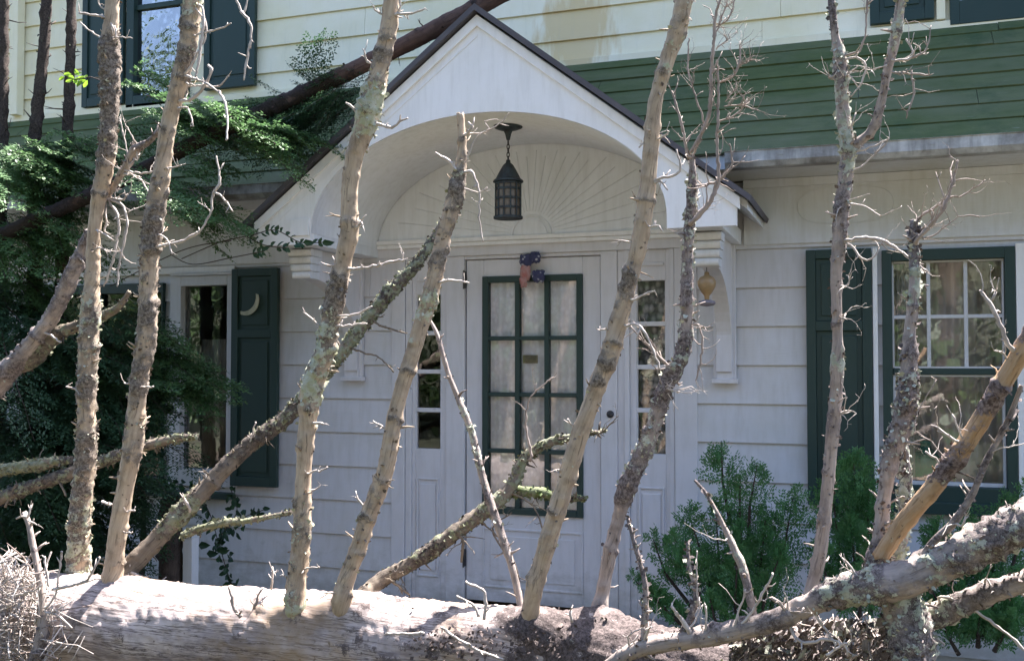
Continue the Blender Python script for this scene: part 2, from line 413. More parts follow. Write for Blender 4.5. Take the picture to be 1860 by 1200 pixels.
# skirt roof courses
sr = MB(); A = Vector((0, -.46, 2.705)); B = Vector((0, .35, 3.555)); nC = 8
dv = (B-A)/nC; nn = Vector((0, -dv.z, dv.y)).normalized()
for i in range(nC):
    a = A+dv*i; b_ = A+dv*(i+1.12)
    lo = a+nn*.011; hi = b_+nn*.002
    kk = (a.z-.06-VZ)/VB; hw = VA*math.sqrt(max(0, 1-kk*kk))+.02 if kk < 1 else 0
    for x, xe in ([(XL-.2, XC-hw), (XC+hw, XR+.2)] if hw else [(XL-.2, XR+.2)]):
        while x < xe:
            x2 = min(x+rnd.uniform(1.8, 3.2), xe); j = rnd.uniform(-.002, .003)
            sr.prism([(a.y, a.z), (lo.y-j, lo.z+j), (hi.y, hi.z), (b_.y, b_.z)], 'x', x, x2-.003); x = x2
sr.build('skirt_roof', M['shingle'], house)
so_ = MB()
for x0, x1 in ((XL-.15, XC-1.085), (XC+1.085, XR+.15)):
    so_.prism([(-.44, 2.625), (-.44, 2.70), (.34, 3.50), (.34, 3.40), (-.02, 2.625)], 'x', x0, x1)
so_.build('soffit', M['frieze'], house)
gt = MB()
for x0, x1 in ((XL-.2, -1.18), (1.42, XR+.2)):
    gt.prism([(-.445, 2.612), (-.525, 2.612), (-.545, 2.64), (-.545, 2.695), (-.552, 2.70), (-.535, 2.704), (-.53, 2.645), (-.515, 2.62), (-.445, 2.62)], 'x', x0, x1)
    x = x0+.3
    while x < x1:
        gt.box(x-.012, x+.012, -.5475, -.46, 2.665, 2.675); x += .75
gt.build('gutter', M['gutter'], house)
fz = MB()
for x0, x1 in ((XL, -1.20), (1.46, XR)):
    fz.box(x0, x1, -.032, -.001, 2.245, 2.624)
    fz.box(x0, x1, -.055, -.033, 2.575, 2.623)
    # incised scroll ovals
    c = P(1535, 372, -.03) if x0 > 0 else Vector((-2.55, 0, 2.42))
    pts = []
    for i in range(40):
        t = 2*math.pi*i/40; ex, ez = math.cos(t), math.sin(t)
        pts.append(Vector((c.x+.26*math.copysign(abs(ex)**.6, ex), -.0335, c.z+.105*math.copysign(abs(ez)**.8, ez))))
    fz.tube(pts+[pts[0]], [.003]*41, 5)
    fz.tube([Vector((c.x-.2+.4*i/12, -.0335, c.z+.135+.012*math.sin(i*.8))) for i in range(13)], [.003]*13, 5)
fz.build('frieze_board', M['frieze'], house, bevel=.002)
# corner downspout at upper left
ds = MB(); x = UX(42, 100).x; ds.box(x-.04, x+.04, YU-.1, YU-.025, 3.56, 5.2); ds.build('corner_board', M['upper'], house, bevel=.004)
# drip board under upper siding
db = MB(); db.box(XL, XR, YU-.045, YU-.0005, 3.505, 3.56); db.build('drip_board', M['upper'], house, bevel=.002)

# windows -----------------------------------------------------------
def ring(mb, x0, x1, z0, z1, y0, y1, l, r, t, b_):
    mb.box(x0, x0+l, y0, y1, z0, z1); mb.box(x1-r, x1, y0, y1, z0, z1)
    mb.box(x0+l, x1-r, y0, y1, z1-t, z1); mb.box(x0+l, x1-r, y0, y1, z0, z0+b_)
# right window: green frame, double-hung
rw = MB(); ring(rw, RW[0], RW[1], RW[2], RW[3], -.045, .06, .052, .052, .062, .12)
rw.box(RW[0]-.02, RW[1]+.02, -.075, -.046, RW[2]-.03, RW[2]+.035)
rw.box(RW[0]+.053, RW[1]-.053, -.02, .04, 1.488, 1.522)
rwo = rw.build('window', M['green'], house, bevel=.003)
ms = MB(); gx0, gx1 = RW[0]+.053, RW[1]-.053; gz1 = RW[3]-.063
for k in (1, 2): x = gx0+(gx1-gx0)*k/3; ms.box(x-.010, x+.010, -.004, .012, 1.523, gz1)
ms.box(gx0, gx1, -.001, .010, 1.80, 1.82)
ring(ms, gx0, gx1, RW[2]+.121, 1.487, -.008, .02, .014, .014, .01, .02)
ring(ms, gx0, gx1, 1.523, gz1, -.012, .016, .010, .010, .010, .010)
ms.build('sash_bars', M['trim'], rwo, bevel=.002)
g = MB(); g.box(gx0, gx1, .017, .021, 1.523, gz1); g.box(gx0, gx1, .022, .026, RW[2]+.12, 1.487); g.build('pane', M['glass'], rwo)
jb = MB(); jb.box(2.172, 2.198, -.05, -.021, .70, 2.2); jb.box(2.903, 2.99, -.04, -.021, .70, 2.2); jb.build('window_casing', M['white'], house, bevel=.003)
# left narrow window
lw = MB(); ring(lw, LN[0]-.03, LN[1]+.03, LN[2]-.06, LN[3]+.05, -.05, .02, .09, .07, .07, .12)
lw.box(LN[0]-.02, LN[1]+.02, -.07, -.0505, LN[3]+.052, LN[3]+.07)
lwo = lw.build('narrow_window', M['trim'], house, bevel=.003)
g = MB(); g.box(LN[0]+.06, LN[1]-.04, .004, .008, LN[2]+.06, LN[3]-.02); g.build('pane', M['glass'], lwo)
# left broad window
bwn = MB(); ring(bwn, LB_[0], LB_[1], LB_[2]-.06, LB_[3]+.06, -.045, .02, .07, .012, .07, .10)
bwn.box(-3.26, -3.22, -.03, .02, LB_[2]+.041, LB_[3]-.011)
bwo = bwn.build('broad_window', M['green'], house, bevel=.003)
g = MB(); g.box(LB_[0]+.06, LB_[1]-.01, .004, .008, LB_[2]+.03, LB_[3]-.0); g.build('pane', M['dimglass'], bwo)
sill = MB(); sill.box(-3.9, -2.05, -.085, -.021, .60, .645); sill.build('window_sill', M['green'], house, bevel=.003)
# header trim
hd = MB(); hd.box(-3.9, -2.06, -.036, -.0205, 2.19, 2.235); hd.build('window_header', M['white'], house, bevel=.003)
def shutter(x0, x1, z0, z1, y, name='shutter', louvre=False):
    s = MB(); f = .052; mid = z0+(z1-z0)*.70
    ring(s, x0, x1, z0, z1, y-.035, y, f, f, f, f*1.3)
    s.box(x0+f, x1-f, y-.035, y, mid-.028, mid+.028)
    s.box(x0+f, x1-f, y-.020, y-.002, z0+f*1.3, mid-.028); s.box(x0+f, x1-f, y-.020, y-.002, mid+.028, z1-f)
    for a, b_ in ((z0+f*1.3+.03, mid-.058), (mid+.058, z1-f-.03)):
        s.box(x0+f+.03, x1-f-.03, y-.027, y-.0205, a, b_)
    if louvre:
        for k in range(8): s.box(x0+f, x1-f, y-.03, y-.0275, z0+.1+k*.07, z0+.13+k*.07)
    return s.build(name, M['green'], house, bevel=.003)
shutter(1.812, 2.168, .745, 2.20, -.022)
ls = shutter(-2.05, -1.678, .70, 2.205, -.051)
mo = MB(); c0 = P(455, 530, -.09); ctr = Vector((-1.925, 0, 1.985)); pts = []
for i in range(17):
    t = R(-115+135*i/16); pts.append((ctr.x+.105*math.cos(t), ctr.z+.105*math.sin(t)))
for i in range(17):
    t = R(20-135*i/16); pts.append((ctr.x-.016+.105*.93*math.cos(t), ctr.z+.024+.105*.97*math.sin(t)))
mo.prism(pts[:17]+pts[18:-1], 'y', -.095, -.0862); mo.build('crescent_moon', M['moon'], ls)
# upper windows
u = MB(); ring(u, ul0-.01, ul1+.01, ulz-.05, 5.05, YU-.045, YU+.05, .07, .07, .07, .09)
u.box(ul0+.06, ul1-.06, YU-.02, YU+.03, ulz+.72, ulz+.76)
uo = u.build('upper_window', M['green'], house, bevel=.003)
g = MB(); g.box(ul0+.06, ul1-.06, YU+.004, YU+.008, ulz+.03, 4.99); g.build('pane', M['skyglass'], uo)
u = MB(); ring(u, ur0-.01, UWR[1]+.01, urz-.10, 5.05, YU-.05, YU+.05, .05, .05, .07, .14)
uo = u.build('upper_window', M['green'], house, bevel=.003)
g = MB(); g.box(ur0+.03, UWR[1]-.03, YU+.004, YU+.008, urz+.03, 4.99); g.build('pane', M['skyglass'], uo)
a, b_ = UX(158, 100).x, UX(232, 100).x; z = UX(190, 195).z; shutter(a, b_, z, z+1.5, YU-.022, louvre=False)
a, b_ = UX(378, 100).x, UX(470, 100).x; z = UX(420, 163).z; shutter(a, b_, z, z+1.5, YU-.022)
a, b_ = UX(1580, 20).x, UX(1696, 20).x; z = UX(1640, 44).z; shutter(a, b_, z, z+1.5, YU-.022)
u = MB(); a, b_ = UX(1700, 20).x, UX(1716, 20).x; u.box(a, b_, YU-.05, YU-.021, UX(1708, 40).z, 5.1); u.build('window_casing', M['upper'], house, bevel=.002)

# portico -----------------------------------------------------------
YF = -.90; PK = 3.485; EV = 1.43; EZ = 2.39; SL = (PK-EZ)/EV
VA, VB, VZ = 1.055, .625, 2.315
def roofz(x): return PK-SL*abs(x-XC)
gp = MB(); vs = []; fs = []; NA = 48
for i in range(NA+1):
    t = math.pi*i/NA; x = XC+VA*math.cos(t); z = VZ+VB*math.sin(t)
    for y in (YF, YF+.045): vs += [(x, y, z), (x, y, roofz(x))]
for i in range(NA):
    a = 4*i; b_ = a+4
    fs += [(a, a+1, b_+1, b_), (a+2, b_+2, b_+3, a+3), (a, b_, b_+2, a+2)]
gp.add(vs, fs)
for s_ in (1, -1):
    x0, x1 = XC+s_*VA, XC+s_*(EV-.02)
    gp.prism([(x0, 2.25), (x1, 2.25), (x1, roofz(x1)), (x0, roofz(x0))][::s_], 'y', YF, YF+.045)
port = gp.build('portico', M['white'], house)
# rake boards (moulding)
rk = MB()
for s_ in (1, -1):
    for o0, o1, d0, d1 in ((.0, .05, .016, 0),)+(((.085, .095, .004, 0),) if s_ < 0 else ()):
        a = (XC, PK-o0*1.25); b2 = (XC+s_*EV, EZ-o0*1.25)
        rk.prism([a, b2, (b2[0], b2[1]-(o1-o0)*1.25), (XC, PK-o1*1.25)][::s_], 'y', YF-d0, YF-.0005)
    x0 = XC+s_*(VA+.0); x1 = XC+s_*(EV-.02)
    if s_ < 0: rk.box(XC-VA-.13, XC-VA-.005, YF-.012, YF-.0005, 2.30, 2.40)
rk.build('rake_moulding', M['white'], port, bevel=.003)
# vault and side beams
va = MB(); vs = []; fs = []
for i in range(NA+1):
    t = math.pi*i/NA; x = XC+(VA-.002)*math.cos(t); z = VZ+(VB-.002)*math.sin(t)
    vs += [(x, YF+.01, z), (x, -.035, z), (x+.02*math.cos(t), -.035, z+.02*math.sin(t)), (x+.02*math.cos(t), YF+.046, z+.02*math.sin(t))]
for i in range(NA):
    a = 4*i; b_ = a+4
    fs += [(a, b_, b_+1, a+1), (a+3, a+2, b_+2, b_+3), (a, a+3, b_+3, b_)]
va.add(vs, fs); va.build('barrel_vault', M['dull'], port, smooth=True)
for s_ in (1, -1):
    bm_ = MB(); bm_.box(XC+s_*VA, XC+s_*(EV-.10), YF+.046, -.021, 2.252, VZ+.02)
    bm_.build('side_beam', M['dull'], port, bevel=.003)
# roof slabs (shingle top, white soffit)
for s_ in (1, -1):
    r_ = MB(); e = XC+s_*(EV+.05); ez = roofz(e)
    r_.prism([(XC, PK+.015), (e, ez+.015), (e+s_*.01, ez+.040), (XC, PK+.052)][::s_], 'y', YF-.05, .30); r_.build('roof', M['eave'], port)
    r_ = MB(); e = XC+s_*(EV+.03); ez = roofz(e)
    r_.prism([(XC+s_*.02, PK-.03), (e, ez-.03), (e, ez+.012), (XC+s_*.02, PK-.005)][::s_], 'y', YF+.0455, .02); r_.build('roof_boarding', M['frieze'], port)
# brackets
for s_ in (1, -1):
    x0, x1 = (1.282, 1.412) if s_ > 0 else (-1.178, -1.046)
    bk = MB()
    pr = [(-.021, 1.45), (-.07, 1.45), (-.07, 1.62)]
    for i in range(13):
        t = R(90*i/12); pr.append((-.07-.60*(1-math.cos(t)), 1.62+.45*math.sin(t)))
    pr += [(-.70, 2.07), (-.70, 2.25), (-.021, 2.25)]
    bk.prism(pr, 'x', x0+.02, x1-.02)
    bk.box(x0, x1, -.055, -.0205, 1.46, 2.249); bk.box(x0-.012, x1+.012, -.078, -.0203, 1.432, 1.4595)
    bk.box(x0+.018, x1-.018, -.085, -.079, 1.50, 2.0)
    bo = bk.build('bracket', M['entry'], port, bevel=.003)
    rd = MB()
    for k in range(4):
        z = 2.245-.045*k; q = []
        for i in range(9):
            t = R(-90+180*i/8); q.append((-.7005-.016*math.cos(t)-.014*(3-k)*.5, z-.022+.0215*math.sin(t)))
        q = [(-.60, z-.0435)]+q+[(-.60, z-.0005)]
        rd.prism(q, 'x', x0-.006*(3-k)+.004, x1+.006*(3-k)-.004)
    rd.build('ridged_block', M['frieze'], bo)
# tympanum with sunburst
ty = MB(); vs = [(XC, -.03, VZ)]; fs = []
for i in range(NA+1):
    t = math.pi*i/NA; vs.append((XC+(VA+.01)*math.cos(t), -.03, VZ+(VB+.01)*math.sin(t)))
for i in range(NA): fs.append((0, i+2, i+1))
ty.add(vs, fs)
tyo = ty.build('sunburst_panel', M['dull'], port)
ry = MB(); cx, cz = .141, 2.362
for k in range(1, 25):
    t = R(180*k/25); dx, dz = math.cos(t), math.sin(t)
    r1 = 1.0/math.sqrt((dx/(VA-.10))**2+(dz/(VB-.09))**2)
    if k % 2: r1 *= .93
    r0 = .15
    a = Vector((cx+dx*r0, -.0305, cz+dz*r0)); b2 = Vector((cx+dx*r1, -.0305, cz+dz*r1)); q = Vector((-dz, 0, dx))
    wq, we = .0014, .0034
    ry.add([a-q*wq, a+q*wq, b2+q*we, b2-q*we, a+Vector((0, -.003, 0)), b2+Vector((0, -.005, 0))], [(0, 4, 5, 3), (1, 2, 5, 4), (3, 5, 2)])
ry.tube([Vector((cx+.13*math.cos(R(180*i/24)), -.034, cz+.12*math.sin(R(180*i/24)))) for i in range(25)], [.008]*25, 8)
hb = [(cx+.105*math.cos(R(180*i/24)), cz+.098*math.sin(R(180*i/24))) for i in range(25)]
ry.prism(hb, 'y', -.04, -.0303)
ry.build('sunburst_rays', M['dull'], port)
mo = MB(); mo.box(XC-VA, XC+VA, -.058, -.0215, 2.332, 2.36); mo.box(XC-VA, XC+VA, -.046, -.0212, 2.305, 2.3315); mo.build('ledge_moulding', M['white'], port, bevel=.004)
# entry surround -------------------------------------------------------
en = MB()
def wallpiece(x0, x1, z0, z1, y0=-.022, y1=.06): en.box(x0, x1, y0, y1, z0, z1)
wallpiece(XC-VA-.02, XC+VA+.02, 2.245, 2.318, -.0225, .06)
wallpiece(-.84, -.745, .0, 2.2445); wallpiece(1.045, 1.18, .0, 2.2445)      # outer casings
wallpiece(-.742, -.70, 0, 2.2445, -.012); wallpiece(1.012, 1.042, 0, 2.2445, -.012)
wallpiece(-.70, -.676, 0, 2.2445, .004); wallpiece(.988, 1.012, 0, 2.2445, .004)
wallpiece(-.495, -.455, 0, 2.2445, .004); wallpiece(-.4545, -.325, 0, 2.2445, -.008)
wallpiece(.766, .806, 0, 2.2445, .004); wallpiece(.735, .7655, 0, 2.2445, -.016); wallpiece(.69, .7345, 0, 2.2445, -.002); wallpiece(.585, .6895, 0, 2.2445, -.012)
wallpiece(-.325, .585, 2.222, 2.2445, -.006)
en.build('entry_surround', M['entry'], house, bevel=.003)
def sidelight(x0, x1, z0, z1, curtain):
    s = MB()
    s.box(x0, x1, .006, .05, z1, 2.244); s.box(x0, x1, .006, .05, 0, z0)
    ph = (z1-z0)/4; s.box(x0-.001, x0+.006, .0085, .044, z0-.002, z1+.002); s.box(x1-.006, x1+.001, .0085, .044, z0-.002, z1+.002)
    for k in range(1, 4): s.box(x0, x1, .008, .045, z0+ph*k-.014, z0+ph*k+.014)
    ring(s, x0+.012, x1-.012, .16, .80, -.004, .0055, .012, .012, .012, .012)
    s.box(x0+.035, x1-.035, -.001, .0056, .2, .76)
    s.box(x0+.01, x1-.01, -.006, .0055, z1+.09, z1+.11) 
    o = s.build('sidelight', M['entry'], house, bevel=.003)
    g = MB(); g.box(x0, x1, .028, .032, z0, z1); g.build('pane', M['doorglass'], o)
    if curtain:
        c = MB(); c.box(x0-.01, x1+.01, .075, .079, z0-.02, z1+.02)
        tag(c.build('sidelight_curtain', M['greylace']), 'grey lace panel behind the narrow sidelight panes right of the door', 'curtain')
sidelight(-.676, -.495, .99, 2.0, False)
sidelight(.806, .988, 1.0, 2.054, True)
# door
dr = MB(); DX0, DX1 = -.318, .578
ring(dr, DX0, DX1, .03, 2.218, .012, .055, .12, .115, .113, .565)
pz = MB()
for a, b_ in ((.50, .53),): pass
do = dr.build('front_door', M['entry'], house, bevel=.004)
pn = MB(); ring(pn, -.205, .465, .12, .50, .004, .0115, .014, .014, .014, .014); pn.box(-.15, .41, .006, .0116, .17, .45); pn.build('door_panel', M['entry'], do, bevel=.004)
gf = MB(); GX0, GX1, GZ0, GZ1 = -.203, .467, .592, 2.108
ring(gf, GX0, GX1, GZ0, GZ1, -.006, .05, .040, .040, .040, .040)
for k in (1, 2): x = GX0+.04+(GX1-GX0-.08)*k/3; gf.box(x-.015, x+.015, -.002, .045, GZ0+.04, GZ1-.04)
for k in (1, 2, 3):
    z = GZ0+.04+(GZ1-GZ0-.08)*k/4; xs = GX0+.04; wd_ = (GX1-GX0-.08)/3
    for q in range(3): gf.box(xs+wd_*q+(.0155 if q else 0), xs+wd_*(q+1)-(.0155 if q < 2 else 0), -.0012, .044, z-.013, z+.013)
go = gf.build('glazing_frame', M['green'], do, bevel=.003)
g = MB(); g.box(GX0+.03, GX1-.03, .026, .030, GZ0+.03, GZ1-.03); g.build('pane', M['doorglass'], do)
for z in (2.09, .30):
    hg = MB(); hg.box(-.331, -.319, -.016, .01, z-.055, z+.055); hg.tube([Vector((-.325, -.02, z-.06)), Vector((-.325, -.02, z+.06))], [.006]*2, 8)
    hg.build('hinge', M['bell'], do)
dbm = MB(); c = P(1108, 752, -.02)
prof = [(0, .0), (.012, .0), (.017, .004), (.021, .008), (.023, .012), (.023, .018)]
seg = 20; vs = []; fs = []
for r_, d_ in prof:
    for i in range(seg): vs.append((c.x+r_*math.cos(2*math.pi*i/seg), -.030+d_, c.z+r_*math.sin(2*math.pi*i/seg)))
for j in range(len(prof)-1):
    for i in range(seg): fs.append((j*seg+i, j*seg+(i+1) % seg, (j+1)*seg+(i+1) % seg, (j+1)*seg+i))
dbm.add(vs, fs); dbm.build('doorbell', M['bell'], house, smooth=True)
# lace curtain on the door
lc = MB(); vs = []; fs = []; NX = 90
for i in range(NX+1):
    x = -.24+.74*i/NX; y = .056+.010*math.sin(i*.62)+.006*math.sin(i*.23+1)
    vs += [(x, y, .56), (x, y-.003, 2.12)]
for i in range(NX): fs.append((2*i, 2*i+1, 2*i+3, 2*i+2))
lc.add(vs, fs); tag(lc.build('lace_curtain', M['lace'], smooth=True), 'white lace curtain behind the twelve green-framed door panes', 'curtain')
pl = MB(); c = P(966, 652, .07); pl.box(c.x-.05, c.x+.05, .037, .043, c.z-.026, c.z+.026); pl.box(c.x-.038, c.x+.038, .033, .0365, c.z-.016, c.z+.016)
tag(pl.build('latch_plate', M['plate'], bevel=.003), 'small dull brass plate hanging behind the middle door pane', 'plate')
# step
stp = MB(); stp.box(-1.05, 1.40, -.95, -.022, -.26, -.02); stp.box(-1.1, 1.45, -.98, -.022, -.0195, .015); stp.build('front_step', M['stone'], house, bevel=.01)

# curtains in windows, vase
cu = MB(); vs = []; fs = []
for i in range(31):
    x = 2.26+.13*i/30; y = .10+.014*math.sin(i*1.05); vs += [(x, y, .86), (x, y, 2.15)]
for i in range(30): fs.append((2*i, 2*i+1, 2*i+3, 2*i+2))
cu.add(vs, fs); tag(cu.build('sheer_curtain', M['sheer'], smooth=True), 'sheer pale curtain gathered at the left side inside the right window', 'curtain')
cu = MB(); vs = []; fs = []
for i in range(61):
    x = -2.40+.26*i/60; y = .07+.016*math.sin(i*.8); vs += [(x, y, .8), (x, y, 1.72)]
for i in range(60): fs.append((2*i, 2*i+1, 2*i+3, 2*i+2))
cu.add(vs, fs); tag(cu.build('dark_curtain', M['sheer'], smooth=True), 'grey curtain folds in the narrow window beside the crescent shutter', 'curtain')
va_ = MB(); c = P(1682, 872, .16)
va_.lathe([(0, 0), (.055, 0), (.075, .03), (.088, .09), (.085, .14), (.06, .18), (.03, .205), (.026, .23), (.034, .245), (.028, .243), (0, .20)], (c.x, .16, c.z-.02), 28)
tag(va_.build('teal_vase', M['teal'], smooth=True), 'teal glass vase standing inside the lower right window', 'vase')
cu = MB(); vs = []; fs = []
for i in range(81):
    x = 2.20+.74*i/80; y = .27+.018*math.sin(i*.75)+.01*math.sin(i*.31); vs += [(x, y, .70), (x, y, 2.25)]
for i in range(80): fs.append((2*i, 2*i+1, 2*i+3, 2*i+2))
cu.add(vs, fs); tag(cu.build('tan_curtain', M['tancloth'], smooth=True), 'wide sheer curtain well inside the right window, coloured like the reflected brown woods', 'curtain')
# window seat shelf carrying the vase
shf = MB(); shf.box(2.2, 2.92, .113, .42, c.z-.05, c.z-.021); shf.build('window_shelf', M['frost'], house)

# ------------------------------------------------------------------ lantern
LX, LY = .171, -.55
lan = thing('porch_lantern', (LX, LY, 2.39), 'weathered metal porch lantern hanging by a chain under the arched vault', 'lantern')
vz = VZ+VB*math.sqrt(1-((LX-XC)/VA)**2)-.002
q = MB(); q.lathe([(0, .0), (.086, .0), (.084, -.012), (.06, -.022), (.028, -.03), (.018, -.05), (.010, -.085), (0, -.087)], (LX, LY, vz+.003), 24); q.build('canopy', M['verdigris'], lan, smooth=True)
q = MB(); z = vz-.083; k = 0
while z > 2.735:
    pts = []
    for i in range(13):
        t = 2*math.pi*i/12; a = .008*math.cos(t); b_ = .016*math.sin(t)
        pts.append(Vector((LX+(a if k % 2 else 0), LY+(0 if k % 2 else a), z-.014+b_)))
    q.tube(pts, [.003]*13, 6, cap=False); z -= .024; k += 1
q.build('chain', M['bell'], lan, smooth=True)
q = MB(); q.lathe([(0, .13), (.012, .125), (.014, .11), (.030, .095), (.050, .06), (.066, .03), (.072, .016), (.088, .004), (.09, -.004), (.078, -.006), (0, -.004)], (LX, LY, 2.612), 28); q.build('lantern_cap', M['verdigris'], lan)
q = MB(); q.lathe([(0, 0), (.070, 0), (.070, .195), (0, .195)], (LX, LY, 2.408), 28); q.build('lantern_glass', M['lampglass'], lan, smooth=False)
q = MB()
for z in (2.40, 2.455, 2.51, 2.565, 2.598):
    e = .076 if z > 2.405 else .084; q.lathe([(e-.006, -.006), (e+.002, -.006), (e+.002, .006), (e-.006, .006), (e-.006, -.006)], (LX, LY, z), 28)
for k in range(12):
    t = 2*math.pi*k/12; x, y = LX+.075*math.cos(t), LY+.075*math.sin(t)
    q.tube([Vector((x, y, 2.40)), Vector((x, y, 2.607))], [.0045]*2, 6)
q.lathe([(0, 0), (.085, 0), (.085, -.012), (.05, -.014), (0, -.014)], (LX, LY, 2.404), 28)
q.build('lantern_cage', M['verdigris'], lan)

# ------------------------------------------------------------------ hanging feeder
c = P(1284, 545, -.62); fd = thing('hanging_feeder', c, 'amber glass feeder with grey tray hanging below the right portico bracket', 'feeder')
mp = MPP(1284, 545, -.62)
q = MB(); q.tube([Vector((c.x, c.y, c.z+50*mp)), Vector((c.x, c.y, c.z+130*mp))], [.0025]*2, 6); q.build('cord', M['bell'], fd)
q = MB(); q.lathe([(0, 52*mp), (4*mp, 51*mp), (5*mp, 45*mp), (12*mp, 42*mp), (17*mp, 34*mp), (16*mp, 25*mp), (10*mp, 14*mp), (5*mp, 8*mp), (4*mp, 0)], c, 24); q.build('nectar_bulb', M['amber'], fd, smooth=True)
q = MB(); q.lathe([(0, 1*mp), (8*mp, 0), (15*mp, -2*mp), (16*mp, -6*mp), (12*mp, -10*mp), (0, -12*mp)], c, 24); q.build('feeder_tray', M['tray'], fd, smooth=True)

# ------------------------------------------------------------------ door bow
c = P(963, 490, -.04); bow = thing('door_ornament', c, 'faded red and blue starred cloth bow pinned at the top of the door', 'bow')
mp = MPP(963, 490, -.04)
def scrap(px, py, w_, h_, m, seed, name):
    w_ *= mp*.95; h_ *= mp*.95
    q = MB(); r_ = random.Random(seed); o = P(px, py, -.035); nx, nz = 12, 12; vs = []; fs = []
    for j in range(nz+1):
        for i in range(nx+1):
            u, v = i/nx*2-1, j/nz*2-1
            k = math.sqrt(max(.01, 1-.55*v*v)); ed = 1+.25*noise.noise(Vector((u*2+seed, v*2, seed)))
            x = o.x+u*w_*k*ed/2; z = o.z+v*h_*ed/2
            y = o.y-.015-.022*(1-u*u)*(1-v*v)-.018*abs(noise.noise(Vector((u*2.2, v*2.2, seed*3.1))))
            vs.append((x, y, z))
    for j in range(nz):
        for i in range(nx): a = j*(nx+1)+i; fs.append((a, a+1, a+nx+2, a+nx+1))
    q.add(vs, fs); ob = q.build(name, m, bow, smooth=True)
    so2 = ob.modifiers.new('thick', 'SOLIDIFY'); so2.thickness = .003
scrap(957, 473, 26, 24, M['bluecloth'], 1, 'bow_loop'); scrap(974, 468, 22, 22, M['bluecloth'], 2, 'bow_loop')
scrap(956, 495, 22, 34, M['redcloth'], 3, 'ribbon_tail'); scrap(953, 510, 16, 26, M['redcloth'], 5, 'ribbon_tail')
scrap(980, 502, 26, 24, M['bluecloth'], 4, 'ribbon_tail')

# ------------------------------------------------------------------ dead wood generator
def catmull(ps, step):
    out = []
    for i in range(len(ps)-1):
        p0 = ps[max(i-1, 0)]; p1 = ps[i]; p2 = ps[i+1]; p3 = ps[min(i+2, len(ps)-1)]
        d = (Vector(p2[:3])-Vector(p1[:3])).length; n_ = max(1, int(d/step))
        for k in range(n_):
            t = k/n_; out.append(tuple(.5*((2*p1[a])+(-p0[a]+p2[a])*t+(2*p0[a]-5*p1[a]+4*p2[a]-p3[a])*t*t+(-p0[a]+3*p1[a]-3*p2[a]+p3[a])*t**3) for a in range(len(p1))))
    out.append(tuple(ps[-1])); return out
def from_px(pts, Y0, Y1):
    L = [0]
    for a, b_ in zip(pts[:-1], pts[1:]): L.append(L[-1]+math.hypot(b_[0]-a[0], b_[1]-a[1]))
    out = []
    for (px, py, w_, *rest), l in zip(pts, L):
        Y = Y0+(Y1-Y0)*l/L[-1]; p = P(px, py, Y)
        bk = rest[0] if rest else .5; li = rest[1] if len(rest) > 1 else .2
        out.append((p.x, p.y, p.z, w_*.42*MPP(px, py, Y), bk, li))
    return out
